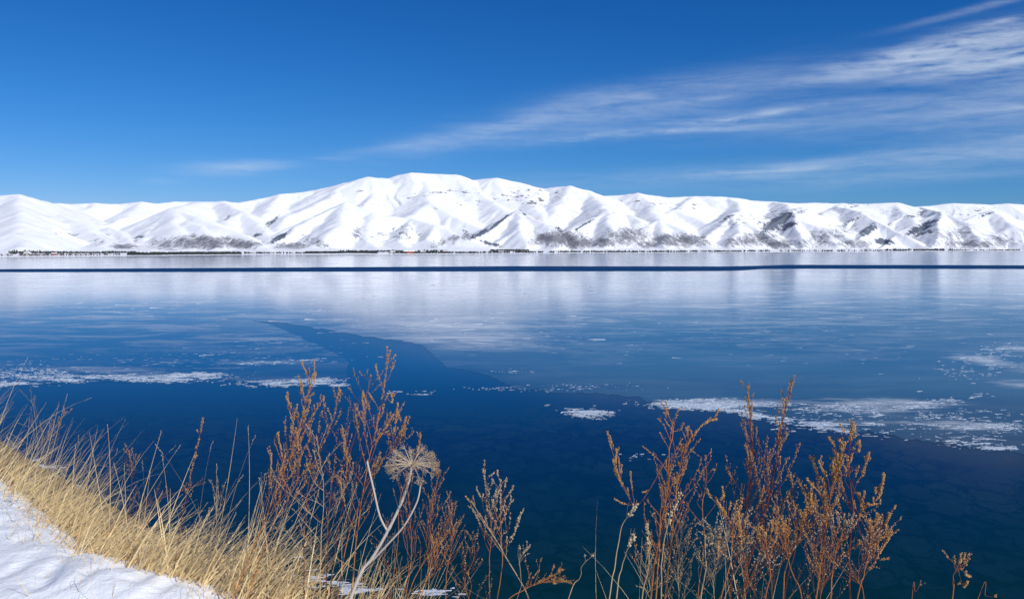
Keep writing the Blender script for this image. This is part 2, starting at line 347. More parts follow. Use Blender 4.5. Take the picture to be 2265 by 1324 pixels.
ROCKY = [(1000, 425, 60, 10, 0, .8), (1150, 432, 60, 14, 10, 1.0), (1180, 448, 40, 8, 8, 1.0), (1110, 432, 30, 5, 5, .8), (930, 430, 50, 14, 10, .6), (830, 455, 60, 8, 0, .5), (795, 422, 20, 5, 0, .7), (1400, 448, 30, 6, 0, 1.0), (1440, 455, 40, 8, 10, .8), (1240, 425, 26, 10, 40, .7),
         (1540, 455, 80, 12, 0, .5), (1700, 480, 40, 10, 30, .9), (1880, 462, 50, 10, 20, .7), (2030, 475, 40, 8, 0, .9), (2150, 470, 60, 8, 10, .7), (1040, 455, 60, 16, 0, .5), (650, 432, 60, 10, -10, .35), (430, 500, 200, 20, 0, .2), (1630, 490, 50, 15, 10, .8),
         (1340, 460, 120, 14, 10, .3), (100, 500, 100, 20, 0, .25), (1290, 480, 90, 20, 0, .4), (1750, 470, 30, 10, 20, 1.0), (2000, 470, 150, 15, 0, .4), (900, 400, 60, 8, 0, .3)]
def ell(px, py, lst):
    o = np.zeros_like(px)
    for cx, cy, rx, ry, a, s in lst:
        ca, sa = math.cos(R(a)), math.sin(R(a)); dx, dy = px-cx, -(py-cy)
        p, q = (dx*ca+dy*sa)/rx, (-dx*sa+dy*ca)/ry
        o = np.maximum(o, s*np.exp(-(p*p+q*q)**1.3*.7))
    return o
NC, NR = 1560, 430
u = np.linspace(-.92, .92, NC)
vr = np.linspace(0, 1, NR); 
U, Vg = np.meshgrid(u, vr)
DS = shore_d(U*F+CX)
Yg = (DS-60)+(13600-(DS-60))*(Vg**1.12); Xg = U*Yg
Zg = terrain(Xg, Yg)
PX, PY = U*F+CX, HOR-(Zg-H)/Yg*F
def shore_fade(o): return o
m = bpy.data.materials.new('mountain_snow'); m.use_nodes = True; t = m.node_tree; bs = t.nodes['Principled BSDF']
pos = nd(t, 'ShaderNodeNewGeometry').outputs['Position']
A = lambda n: nd(t, 'ShaderNodeAttribute', attribute_name=n).outputs['Fac']
nA = noise(t, mapping(t, pos, (1, .35, .5)), .022, 8, .62, .5)
nB = noise(t, mapping(t, pos, (1, .4, 1.2)), .085, 5, .6)
n1 = ma(t, 'ADD', ma(t, 'MULTIPLY', nA, .62), ma(t, 'MULTIPLY', nB, .38))
n2 = noise(t, mapping(t, pos, (1, .4, 3.0)), .012, 8, .7, .3)
scf = ramp(t, ma(t, 'ADD', ma(t, 'MULTIPLY', ma(t, 'SUBTRACT', n1, .5), 2.6), ma(t, 'MULTIPLY', A('scrub'), .74)), ((.33, 0), (.47, .55), (.75, 1)))
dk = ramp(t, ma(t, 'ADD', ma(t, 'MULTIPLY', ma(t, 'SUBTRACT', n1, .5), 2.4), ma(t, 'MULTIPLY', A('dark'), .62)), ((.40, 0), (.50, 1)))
rk = ramp(t, ma(t, 'ADD', n2, ma(t, 'MULTIPLY', A('rocky'), .16)), ((.665, 0), (.70, 1)))
rk = ma(t, 'MULTIPLY', rk, ramp(t, A('rocky'), ((.1, 0), (.4, .9))))
snowc = mixc(t, noise(t, pos, .004, 4, .6), (.86, .87, .885), (.93, .93, .935))
scol = mixc(t, ramp(t, noise(t, pos, .07, 6, .7), ((.3, 0), (.7, 1))), (.075, .078, .095), (.36, .365, .39))
c = mixc(t, scf, snowc, scol)
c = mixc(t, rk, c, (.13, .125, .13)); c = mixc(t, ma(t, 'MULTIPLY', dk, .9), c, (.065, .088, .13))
t.links.new(c, bs.inputs['Base Color']); bs.inputs['Roughness'].default_value = .85; bs.inputs['Specular IOR Level'].default_value = .1
bp = nd(t, 'ShaderNodeBump', {'Strength': .3, 'Distance': 8.0, 'Height': noise(t, mapping(t, pos, (1, .5, 1)), .02, 7, .6)})
t.links.new(bp.outputs[0], bs.inputs['Normal'])
low = np.clip((70-Zg)/60, 0, 1)*np.clip((Yg-DS-60)/100, 0, 1)*.35
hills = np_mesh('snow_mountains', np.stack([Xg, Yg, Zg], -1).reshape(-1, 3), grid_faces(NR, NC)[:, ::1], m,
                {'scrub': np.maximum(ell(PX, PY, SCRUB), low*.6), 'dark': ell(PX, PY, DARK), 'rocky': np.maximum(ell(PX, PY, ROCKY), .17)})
tag(hills, kind='structure')

def ground_far(x, y):
    return float(terrain(np.array([float(x)]), np.array([float(y)]))[0])
rnd = random.Random(5)
def shore_pt(px, off):
    d = float(shore_d(np.array([float(px)]))[0])+off
    return (px-CX)/F*d, d
def tree_belt(px0, px1, off, width, n, h, label, mt='conifer', gap=.0):
    pxs = np.array([rnd.uniform(px0, px1) for _ in range(n)]); clump = fbm(pxs/9., pxs*0, 3, int(px0) & 63, .7)
    pxs = pxs[clump+np.array([rnd.uniform(-.35, .35) for _ in pxs]) > (gap*1.6-.9)]
    ds = shore_d(pxs)+off+np.array([rnd.uniform(0, width) for _ in pxs]); xs = (pxs-CX)/F*ds
    zs = terrain(xs, ds); mb = MB()
    for x, y, z in zip(xs, ds, zs):
        hh = h*rnd.uniform(.35, 1.1); r = hh*rnd.uniform(.24, .4); b = len(mb.v)
        for lv, (zz, rr) in enumerate(((.02, .12), (.12, 1), (.5, .72), (.8, .4))):
            for j in range(5):
                w = j*1.2566+lv*.6; q = rr*r*rnd.uniform(.75, 1.25)
                mb.v.append(Vector((x+q*math.cos(w), y+q*math.sin(w), z+hh*zz)))
        mb.v.append(Vector((x, y, z+hh)))
        for lv in range(3):
            for j in range(5):
                j2 = (j+1) % 5; mb.f.append((b+lv*5+j, b+lv*5+j2, b+lv*5+5+j2, b+lv*5+5+j))
        for j in range(5): mb.f.append((b+15+j, b+15+(j+1) % 5, b+20))
    if not mb.v: return
    tag(mb.build('tree_belt', M[mt], None, False), label, 'tree belt', 'tree belts along the far shore', 'stuff')
tree_belt(282, 534, 30, 200, 1500, 12, 'dense dark conifer belt on the low point of the left far shore')
tree_belt(20, 300, 450, 260, 900, 9, 'dark tree belt below the leftmost snowy hill', gap=.2)
tree_belt(0, 270, 60, 160, 260, 9, 'sparse shrubs at the waterline below the leftmost snowy hill', 'bare_wood', .45)
tree_belt(540, 690, 120, 200, 420, 9, 'patchy trees on the shore right of the dense conifer belt', gap=.45)
tree_belt(676, 835, 160, 220, 900, 12, 'long dark tree belt on the shore under the broad dome', gap=.08)
tree_belt(745, 990, 480, 320, 850, 10, 'thin dark tree rows on the snowfield behind the shore village', gap=.42)
tree_belt(860, 1060, 60, 240, 760, 10, 'dark trees around the shore village near the red building', gap=.3)
tree_belt(1060, 1290, 80, 220, 620, 11, 'low tree line below the pointed foothill', gap=.42)
tree_belt(1085, 1170, 700, 200, 320, 12, 'dark trees in the valley mouth left of the pointed foothill', gap=.2)
tree_belt(1290, 1640, 60, 240, 900, 12, 'broken shrub line on the shore right of the middle', gap=.4)
tree_belt(1640, 2270, 60, 300, 1200, 13, 'scattered shrubs along the far right shore', gap=.5)
tree_belt(1960, 2110, 250, 500, 420, 14, 'dark tree clumps on the snowy flat of the far right shore', gap=.5)

def house(px, off, w, h, wallm, label, rz=0, dp=10):
    x, y = shore_pt(px, off); z = ground_far(x, y)-1
    r = empty('house', (x, y, z)); tag(r, label, 'house', 'houses of the far shore village')
    mb = MB(); mb.box((x, y, z), w, dp, h, rz); mb.build('wall', M[wallm], r, False)
    mb = MB(); ca, sa = math.cos(rz), math.sin(rz)
    def q(a, b, c): return Vector((x+a*ca-b*sa, y+a*sa+b*ca, z+c))
    e = 1.0; W, D = w/2+e, dp/2+e; rh = h*.42
    b0 = [q(-W, -D, h-.2), q(W, -D, h-.2), q(W, D, h-.2), q(-W, D, h-.2), q(-W+2, 0, h+rh), q(W-2, 0, h+rh)]
    mb.v += b0; mb.f += [(0, 1, 5, 4), (2, 3, 4, 5), (1, 2, 5), (3, 0, 4), (3, 2, 1, 0)]
    mb.build('roof', M['roof_snow'], r, False)
    n = max(2, int(w/7))
    for i in range(n):
        a = -w/2+w*(i+.5)/n; mb = MB(); c = q(a, -dp/2-.12, h*.35); mb.box((c.x, c.y, c.z), 2.0, .3, h*.35, rz); mb.build('window', M['window_dark'], r, False)
HOUSES = [(905, 90, 62, 12, 'red_wall', 'long red building on the far shore village waterfront'), (936, 150, 26, 9, 'house_wall', 'pale house just right of the long red building'),
          (869, 130, 24, 9, 'house_wall', 'pale house just left of the long red building'), (342, 300, 34, 13, 'house_wall', 'pale block standing behind the left end of the dense conifer belt'),
          (310, 260, 44, 8, 'red_wall', 'low reddish building behind the left end of the conifer belt'), (560, 160, 22, 8, 'house_wall', 'small pale house just past the right end of the dense conifer belt'),
          (603, 210, 26, 9, 'house_wall', 'pale house in the valley mouth behind patchy shore trees'), (648, 170, 20, 8, 'house_wall', 'small pale house between the two left tree belts'),
          (985, 320, 28, 9, 'red_wall', 'small reddish house on the snowfield behind the village'), (1012, 240, 24, 9, 'house_wall', 'pale house under the end of the long low spur'),
          (1108, 140, 26, 9, 'house_wall', 'pale house at the valley mouth left of the pointed foothill'), (722, 500, 30, 9, 'house_wall', 'pale barn behind the tree belt under the broad dome'),
          (1945, 260, 34, 10, 'house_wall', 'lone pale house on the far right shore'), (60, 250, 26, 10, 'house_wall', 'pale house on the shore below the leftmost hill'),
          (120, 180, 22, 8, 'red_wall', 'small reddish house by the water near the left edge')]
for i, (px, off, w, h, wm, lb) in enumerate(HOUSES): house(px, off, w, h, wm, lb, rnd.uniform(-.3, .3))

# ------------------------------------------------------------------ lake: water, clear ice, milky ice
def rp_factor(t, normal=None):
    # reflectance of ice and water seen through a polarising filter (p component), as a curve over the facing angle
    lw = nd(t, 'ShaderNodeNewGeometry')
    inc = nd(t, 'ShaderNodeVectorMath', {0: lw.outputs['Incoming'], 1: (0, 0, 1)}, operation='DOT_PRODUCT').outputs['Value']
    c = ma(t, 'ABSOLUTE', inc); s2 = ma(t, 'SUBTRACT', 1.0, ma(t, 'MULTIPLY', c, c)); ct = ma(t, 'SQRT', ma(t, 'SUBTRACT', 1.0, ma(t, 'DIVIDE', s2, 1.33*1.33)))
    a = ma(t, 'MULTIPLY', c, 1.33)
    r = ma(t, 'DIVIDE', ma(t, 'SUBTRACT', ct, a), ma(t, 'ADD', ct, a))
    b = ma(t, 'DIVIDE', ma(t, 'SUBTRACT', c, ma(t, 'MULTIPLY', ct, 1.33)), ma(t, 'ADD', c, ma(t, 'MULTIPLY', ct, 1.33)))
    return ma(t, 'ADD', ma(t, 'MULTIPLY', ma(t, 'MULTIPLY', r, r), .88), ma(t, 'MULTIPLY', ma(t, 'MULTIPLY', b, b), .12), clamp=True)
def lake_mat(name, build):
    m = bpy.data.materials.new(name); m.use_nodes = True; t = m.node_tree; t.nodes.clear()
    pos = nd(t, 'ShaderNodeNewGeometry').outputs['Position']
    col, rough, refl, nrm = build(t, pos)
    df = nd(t, 'ShaderNodeBsdfDiffuse', {'Color': col})
    gl = nd(t, 'ShaderNodeBsdfGlossy', {'Color': (1, 1, 1, 1), 'Roughness': rough})
    if nrm is not None: t.links.new(nrm, gl.inputs['Normal'])
    mx = nd(t, 'ShaderNodeMixShader', {0: refl, 1: df.outputs[0], 2: gl.outputs[0]})
    nd(t, 'ShaderNodeOutputMaterial', {0: mx.outputs[0]}); return m
def pxblob(t, pos, px, py, rx, ry, s, acc, ang=0):
    d = F*H/(py-HOR); d0 = F*H/(py+ry-HOR); d1 = F*H/(max(py-ry, HOR+4)-HOR)
    return blob_mask(t, pos, (px-CX)/F*d, d, rx/F*d, (d1-d0)/2, ang, s, acc)
DEEP, SHALLOW = (.0003, .024, .085), (.0008, .023, .020)
def depth_col(t, pos):
    s = nd(t, 'ShaderNodeSeparateXYZ', {0: pos}).outputs[1]
    f = ma(t, 'ADD', ma(t, 'DIVIDE', ma(t, 'SUBTRACT', s, 85.0), 95.0), ma(t, 'MULTIPLY', ma(t, 'SUBTRACT', noise(t, pos, .02, 3), .5), .7), clamp=True)
    c = mixc(t, f, SHALLOW, DEEP)
    g = ma(t, 'DIVIDE', ma(t, 'SUBTRACT', s, 185.0), 120.0, clamp=True)
    return mixc(t, g, c, (.001, .085, .235))
def water(t, pos):
    w = noise(t, mapping(t, pos, (1, .35, 1)), .35, 3)
    bp = nd(t, 'ShaderNodeBump', {'Strength': 1.0, 'Distance': .35, 'Height': w})
    return mixc(t, w, (.003, .040, .130), (.006, .055, .165)), .30, ma(t, 'MULTIPLY', rp_factor(t), .05), bp.outputs[0]  # diffuse blue carries the higher sky that the ripples would mirror
def clear_ice(t, pos):
    base = depth_col(t, pos)
    dist = noise(t, pos, .22, 5, .65, out=1)
    dv = nd(t, 'ShaderNodeVectorMath', {0: pos, 1: nd(t, 'ShaderNodeVectorMath', {0: dist, 1: (9, 9, 0)}, operation='MULTIPLY').outputs[0]}, operation='ADD').outputs[0]
    def vor(sc):
        v = nd(t, 'ShaderNodeTexVoronoi', {'Vector': mapping(t, dv, (1, .62, 0)), 'Scale': sc}, feature='DISTANCE_TO_EDGE'); return v.outputs['Distance']
    w = noise(t, pos, .06, 5, .65)
    cr1 = ramp(t, ma(t, 'SUBTRACT', vor(.22), ma(t, 'MULTIPLY', ma(t, 'SUBTRACT', w, .38), .35)), ((.0, 1), (.055, 0)))
    cr2 = ramp(t, ma(t, 'SUBTRACT', vor(.6), ma(t, 'MULTIPLY', ma(t, 'SUBTRACT', w, .45), .25)), ((.0, .6), (.05, 0)))
    cr = ma(t, 'MAXIMUM', cr1, cr2)
    plate = nd(t, 'ShaderNodeTexVoronoi', {'Vector': mapping(t, dv, (1, .62, 0)), 'Scale': .22}).outputs['Color']
    pv = nd(t, 'ShaderNodeSeparateColor', {0: plate}).outputs[0]
    film = ma(t, 'MULTIPLY', ma(t, 'SUBTRACT', 1.0, cr), ma(t, 'ADD', .55, ma(t, 'MULTIPLY', pv, .45)))
    # the plated ice lies near the bank; the wedge farther out is plain young ice
    s = nd(t, 'ShaderNodeSeparateXYZ', {0: pos}).outputs
    edge = ma(t, 'ADD', ma(t, 'SUBTRACT', 232.0, s[1]), ma(t, 'ADD', ma(t, 'MULTIPLY', s[0], .02), ma(t, 'MULTIPLY', ma(t, 'SUBTRACT', noise(t, pos, .03, 5), .5), 40)))
    near = ramp(t, ma(t, 'DIVIDE', edge, 26.0), ((0, 0), (1, 1)))
    film = ma(t, 'MULTIPLY', film, near)
    amt = ma(t, 'MULTIPLY', film, ramp(t, noise(t, pos, .035, 5, .6), ((.3, .10), (.75, .34))))
    col = mixc(t, amt, base, (.012, .052, .085))
    rf = ma(t, 'MULTIPLY', rp_factor(t), ma(t, 'ADD', .50, ma(t, 'MULTIPLY', film, .06)))
    return col, ma(t, 'ADD', .06, ma(t, 'MULTIPLY', film, .08)), rf, None
ICE_ELL = [(60, 826, 200, 22, .42), (300, 812, 260, 10, .32), (400, 832, 120, 9, .5), (600, 800, 170, 7, .42), (640, 843, 120, 8, .5), (560, 750, 90, 6, .3), (1000, 700, 350, 60, .42), (500, 680, 500, 30, .2), (2210, 805, 90, 34, .85), (2265, 770, 120, 12, .7), (2240, 850, 110, 18, .5), (1000, 715, 260, 34, .45), (1080, 750, 160, 20, .4),  # frost patches; the central ellipses paint the white summit's reflection farther down the ice
           (1750, 895, 260, 18, .55), (2000, 910, 200, 30, .5), (1560, 893, 110, 9, .5), (1850, 935, 130, 10, .45), (2180, 945, 130, 16, .6), (2120, 890, 200, 14, .45), (1900, 740, 180, 10, .25), (1400, 855, 260, 10, .22), (1160, 855, 90, 6, .25)]
def milky_ice(t, pos):
    s = nd(t, 'ShaderNodeSeparateXYZ', {0: pos}).outputs
    base = depth_col(t, pos)
    big = noise(t, mapping(t, pos, (.6, 1, 1)), .006, 5, .6, .3)
    med = noise(t, mapping(t, pos, (.35, 1, 1)), .035, 7, .65, .6)
    fine = noise(t, mapping(t, pos, (.22, 1, 1)), .35, 6, .7, 1.0)
    far = ma(t, 'DIVIDE', ma(t, 'SUBTRACT', s[1], 290.0), 470.0, clamp=True)
    film = ma(t, 'ADD', ramp(t, big, ((.30, .24), (.70, .62))), ma(t, 'MULTIPLY', ma(t, 'SUBTRACT', med, .5), .5), clamp=True)
    left = ma(t, 'DIVIDE', ma(t, 'ADD', ma(t, 'DIVIDE', s[0], s[1]), .22), .35, clamp=True)     # older thicker film on the east side
    film = ma(t, 'MULTIPLY', film, ma(t, 'ADD', .22, ma(t, 'MULTIPLY', left, .78)))
    edge_y = ma(t, 'SUBTRACT', 262.0, ma(t, 'MULTIPLY', s[0], .95))
    fade = ma(t, 'DIVIDE', ma(t, 'ADD', ma(t, 'SUBTRACT', s[1], edge_y), ma(t, 'MULTIPLY', ma(t, 'SUBTRACT', med, .5), 60.0)), 110.0, clamp=True)
    film = ma(t, 'MULTIPLY', film, ma(t, 'ADD', .38, ma(t, 'MULTIPLY', fade, .62)))
    strk = ramp(t, noise(t, mapping(t, pos, (.45, 1, 1)), .045, 6, .68, .9), ((.47, 0), (.62, 1)))
    col = mixc(t, film, base, (.062, .215, .32))
    # wind-blown frost in streaks
    streak = ramp(t, ma(t, 'ADD', ma(t, 'MULTIPLY', med, .6), ma(t, 'MULTIPLY', fine, .45)), ((.55, 0), (.68, 1)))
    fr = ma(t, 'MULTIPLY', ma(t, 'MAXIMUM', ma(t, 'MULTIPLY', streak, .5), strk), ma(t, 'ADD', ma(t, 'MULTIPLY', far, .80), .03))
    acc = None
    for (px, py, rx, ry, st) in ICE_ELL: acc = pxblob(t, pos, px, py, rx, ry, st, acc)
    pat = ramp(t, ma(t, 'ADD', ma(t, 'MULTIPLY', acc, .34), ma(t, 'ADD', ma(t, 'MULTIPLY', med, .55), ma(t, 'MULTIPLY', fine, .45))), ((.66, 0), (.86, 1)))
    pat = ma(t, 'MULTIPLY', pat, ramp(t, acc, ((.04, 0), (.4, .62))))
    fr = ma(t, 'MAXIMUM', fr, pat)
    col = mixc(t, fr, col, (.78, .82, .86))
    rf = ma(t, 'MULTIPLY', rp_factor(t), ma(t, 'SUBTRACT', ma(t, 'ADD', .50, ma(t, 'MULTIPLY', far, .60)), ma(t, 'MULTIPLY', fr, .80)))
    return col, ma(t, 'ADD', .075, ma(t, 'MULTIPLY', film, .08)), rf, None
m_water, m_clear, m_milk = lake_mat('open_water', water), lake_mat('clear_ice', clear_ice), lake_mat('milky_ice', milky_ice)
def wpt(px, py, z=0):
    d = F*H/(py-HOR); return Vector(((px-CX)/F*d, d, z))
def sheet(name, outline, z, mt, kind='structure'):
    me = bpy.data.meshes.new(name); me.from_pydata([(x, y, z) for x, y in outline], [], [tuple(range(len(outline)))])
    me.materials.append(mt); o = bpy.data.objects.new(name, me); COL.objects.link(o); tag(o, kind=kind)
    if me.polygons[0].normal.z < 0: me.flip_normals()
    return o
sheet('water', [(-16000, -200), (16000, -200), (16000, 15000), (-16000, 15000)], 0, m_water)
def rough_line(pts, step, amp, seed, f=1.0):
    out = []
    for (a, b) in zip(pts[:-1], pts[1:]):
        n = max(1, int(max(abs(b[0]-a[0]), abs(b[1]-a[1])*8)/step))
        for i in range(n):
            q = i/n; x, y = a[0]+(b[0]-a[0])*q, a[1]+(b[1]-a[1])*q
            arr = np.array([x/11.*f]); s_ = (y-HOR)/300*amp
            out.append((x, y+s_*float(fbm(arr, arr*0+y/40, 4, seed, .65)[0]))) 
    out.append(pts[-1]); return out
LEAD_FAR = [(-2600, 594), (-300, 594.5), (0, 595), (300, 593.5), (700, 591), (1130, 588.5), (1600, 589), (1680, 587.5), (1740, 585.6), (2000, 585.8), (2265, 586.5), (2700, 587), (4800, 587)]
LEAD_NEAR = [(-2600, 603), (-300, 602), (0, 602), (300, 601.8), (700, 601), (1130, 600.3), (1450, 600), (1590, 599.5), (1640, 598.2), (1690, 594.8), (1800, 594.4), (2265, 595), (2700, 596), (4800, 596)]
EDGE = [(-2600, 880), (-700, 862), (0, 857), (70, 850), (160, 846), (300, 843), (420, 849), (520, 842), (580, 854), (700, 858), (752, 852), (768, 838), (766, 816), (772, 800), (752, 786), (712, 768), (668, 748), (630, 732), (596, 718),
        (560, 711), (600, 712), (640, 717), (720, 728), (830, 748), (905, 756), (940, 768), (965, 790), (990, 812), (1040, 821), (1100, 838), (1140, 858), (1230, 868), (1330, 872), (1420, 880), (1450, 890), (1530, 905),
        (1640, 912), (1700, 932), (1790, 946), (1930, 956), (2000, 972), (2110, 985), (2200, 998), (2265, 1004), (2700, 1040), (4800, 1150)]
lf = [tuple(wpt(*p))[:2] for p in rough_line(LEAD_FAR, 12, 1.6, 3)]
ln = [tuple(wpt(*p))[:2] for p in rough_line(LEAD_NEAR, 12, 1.6, 5)]
ed = [tuple(wpt(*p))[:2] for p in rough_line(EDGE, 4, 6, 8, .6)]
sheet('far_ice', lf+[(16000, 14500), (-16000, 14500)], .05, m_milk)
sheet('clear_ice', ln+[(1500, -150), (-1500, -150)], .04, m_clear)
# the milky sheet stands 4 cm proud of the clear ice
sheet('milky_ice', ed+ln[::-1], .08, m_milk)

# rubble fields: broken plates lying on the ice
m_rub = mat('broken_ice', (.16, .26, .38), .6, (.78, .82, .87), .35)
m_streak = mat('snow_streak_far', (.60, .66, .74), .7, (.86, .88, .90), .1)
m_frost = mat('snow_streak', (.42, .50, .60), .7, (.66, .71, .78), .3)
rr = random.Random(21)
def rubble(name, label, blobs, n, smin=.11, smax=.9, mt=None, elong=(2.2, 6.5), z=.10, ang=0.0, thick=.07):
    mb = MB(); wsum = sum(b[4] for b in blobs)
    for _ in range(n):
        q = rr.random()*wsum
        for b in blobs:
            q -= b[4]
            if q <= 0: break
        while True:
            g1, g2 = rr.gauss(0, .55), rr.gauss(0, .5)
            if abs(g1) < 2.2 and abs(g2) < 2.0: break
        c, s = math.cos(R(b[5] if len(b) > 5 else 0)), math.sin(R(b[5] if len(b) > 5 else 0))
        px, py = b[0]+g1*b[2]*c+g2*b[3]*s*3, b[1]-g1*b[2]*s+g2*b[3]*c
        if py < HOR+20: continue
        o = wpt(px, py, z)
        cl = fbm(np.array([o.x/7.0]), np.array([o.y/3.5]), 4, 77, .8)[0]
        if cl < rr.uniform(-.12, .16): continue
        L = smin*.6*(smax*.7/smin)**(rr.random()**1.8); e = rr.uniform(*elong)*1.5; th = ang+rr.gauss(0, .3)
        k = rr.choice((5, 6, 7)); base = len(mb.v); tx, ty = rr.gauss(0, .05), rr.gauss(0, .05); ct, st = math.cos(th), math.sin(th)
        for top in (0, 1):
            for j in range(k):
                w = 2*math.pi*j/k; r = L*(.6+.4*math.sin(j*2.4+px))
                X, Y = r*math.cos(w)*e*.6, r*math.sin(w)
                X, Y = X*ct-Y*st, X*st+Y*ct
                mb.v.append(Vector((o.x+X, o.y+Y, z-.02+(thick if top else 0)+(X*tx+Y*ty if top else 0)*.6)))
        mb.f.append(tuple(base+k+j for j in range(k)))
        for j in range(k): mb.f.append((base+j, base+(j+1) % k, base+k+(j+1) % k, base+k+j))
    if mb.v: tag(mb.build(name, mt or m_rub, None, False), label, 'broken ice', 'broken ice drifts on the lake', 'stuff')
rubble('broken_ice', 'widest white drift of broken ice left of the open wedge', [(400, 834, 85, 10, 4, 2), (330, 838, 50, 6, 2), (230, 834, 100, 6, 1.6), (450, 827, 30, 5, 1.5)], 3062)
rubble('broken_ice', 'loose white ice drift against the left edge of the photo', [(60, 828, 120, 18, 2), (150, 838, 60, 8, 1), (30, 850, 60, 6, .8)], 2090)
rubble('broken_ice', 'flat white ice drift ending at the left rim of the open wedge', [(620, 848, 95, 6, 3), (700, 842, 50, 8, 1.4), (745, 853, 20, 4, .5), (640, 800, 110, 4, .8, 3)], 2002)
rubble('broken_ice', 'thin faint ice scum in the dark wedge right of the tall mugwort', [(905, 865, 40, 7, 1), (930, 871, 25, 2.5, 1)], 260, .1, .7)
rubble('broken_ice', 'small isolated oval raft of white broken ice in the middle', [(1292, 910, 42, 10, 3, -6), (1250, 903, 30, 4, .7, -8)], 1900, .12, .9)
rubble('broken_ice', 'bright white ice ridge at the tip of the milky sheet', [(1520, 898, 80, 7, 3, -4), (1590, 902, 60, 6, 2, -6), (1450, 890, 25, 4, .6), (1560, 885, 90, 5, .8)], 2591)
rubble('broken_ice', 'curving white ice rim behind the paired tall mugworts', [(1680, 925, 50, 7, 1.2, -22), (1790, 938, 110, 9, 3, -8), (1900, 942, 70, 8, 1.5, -6), (1690, 895, 70, 7, .6), (1860, 905, 130, 12, 1.2)], 2709, .12, 1.0)
rubble('broken_ice', 'scattered ice fragments near the lower right of the milky sheet', [(2060, 935, 90, 14, 1.2, 8), (2180, 945, 100, 16, 2), (2140, 975, 90, 10, 1), (2210, 991, 40, 4, .8), (2120, 920, 120, 12, 1)], 2238, .1, .8)
rubble('broken_ice', 'long pale drift arching to the right edge above the fragments', [(2050, 895, 130, 9, 1.4, 10), (2200, 800, 110, 34, 2, 12), (2230, 770, 80, 6, .6)], 900, .15, 1.1, m_frost)
rubble('broken_ice', 'tiny white flecks in the middle of the milky sheet', [(1160, 860, 130, 5, 1), (1300, 858, 150, 8, 1), (1130, 822, 60, 4, .5), (1430, 1010, 70, 8, .25)], 330, .08, .5)
rubble('snow_streak', 'thin wind-blown snow dashes on the open milky sheet', [(1500, 730, 420, 50, 2), (1800, 770, 300, 50, 1.2), (1250, 760, 180, 30, 1)], 330, .4, 1.0, m_frost, (5, 14), .10, 0, .01)
rubble('snow_streak', 'white snow streaks under the reflected main summit', [(950, 690, 330, 60, 2), (300, 650, 400, 50, 1.3), (1500, 640, 500, 30, 1.5), (1000, 640, 500, 36, 2)], 1100, .7, 2.8, m_streak, (5, 12), .10, 0, .01)
rubble('snow_streak', 'slender snow lines over the dark left bay', [(450, 790, 300, 24, 2, 4), (250, 800, 200, 12, 1), (600, 755, 90, 10, .8)], 420, .15, .55, m_frost, (6, 20), .10, .12, .01)
rubble('shore_ice', 'white shore ice beside the leftmost tall grass', [(25, 1021, 45, 6, 2), (70, 1032, 40, 4, .5), (150, 1075, 28, 5, .8, -20)], 900, .2, .9)
rubble('shore_ice', 'pale shore ice glimpsed low behind the hogweed stem', [(640, 1270, 60, 22, 1.3), (720, 1290, 50, 10, 1), (790, 1308, 40, 6, 1), (960, 1310, 60, 12, .5), (630, 1235, 25, 8, .5)], 420, .2, 1.0, m_frost)

# ------------------------------------------------------------------ near bank
BR = np.array([(-40, 44), (-12, 15.5), (-6, 8.6), (-3.23, 5.62), (-2.43, 4.75), (-1.77, 4.33), (-1.27, 4.05), (-.5, 3.62), (.5, 3.0), (2, 2.15), (5, .4), (10, -3), (40, -24.)])
def sdist(x, y):
    x = np.asarray(x, float); y = np.asarray(y, float); best = np.full(x.shape, 1e9); sg = np.ones(x.shape)
    for a, b in zip(BR[:-1], BR[1:]):
        ab = b-a; tt = np.clip(((x-a[0])*ab[0]+(y-a[1])*ab[1])/(ab@ab), 0, 1)
        dx, dy = x-a[0]-ab[0]*tt, y-a[1]-ab[1]*tt; d = np.hypot(dx, dy); cr = ab[0]*(y-a[1])-ab[1]*(x-a[0])
        m = d < best; best = np.where(m, d, best); sg = np.where(m, np.sign(cr), sg)
    return best*sg
DENTS = []
for i_, (dpx, dpy) in enumerate(((30, 1290), (75, 1262), (58, 1215), (120, 1288), (160, 1252), (215, 1300), (20, 1175), (250, 1282), (310, 1312), (95, 1318), (180, 1318), (-60, 1240), (-20, 1310), (350, 1335))):
    dd_ = 1.66*F/(dpy-HOR); DENTS.append(((dpx-CX)/F*dd_, dd_, .045+.03*((i_*37) % 10)/10, .09+.05*((i_*53) % 10)/10, .035+.03*((i_*71) % 10)/10))
def bank_z(x, y):
    s = sdist(x, y); x = np.asarray(x, float); y = np.asarray(y, float)
    lump = .055*fbm(x/1.3, y/1.3, 3, 8)+.020*fbm(x/.40, y/.28, 2, 9)+.005*fbm(x/.10, y/.10, 2, 10)
    for dx_, dy_, sx_, sy_, dp_ in DENTS:
        gq = np.exp(-(((x-dx_)/sx_)**2+((y-dy_)/sy_)**2)); lump = lump-dp_*.42*gq+dp_*.15*np.exp(-(((x-dx_)/(sx_*2))**2+((y-dy_)/(sy_*2))**2))
    e = .25
    drop = .86*(np.sqrt(np.maximum(s, 0)**2+e*e)-e)
    cor = .05*np.exp(-((s+.12)/.22)**2)*(1+.8*fbm(x/.5, y/.5, 2, 14))
    inl = .05*np.clip(-s, 0, 6)
    return H-1.64+lump+cor-drop+inl-np.clip(s-.3, 0, 1)*0.0+np.clip(s, 0, 6)*.04*fbm(x/2.5, y/2.5, 3, 12)
def bz(x, y): return float(bank_z(np.array([x]), np.array([y]))[0])
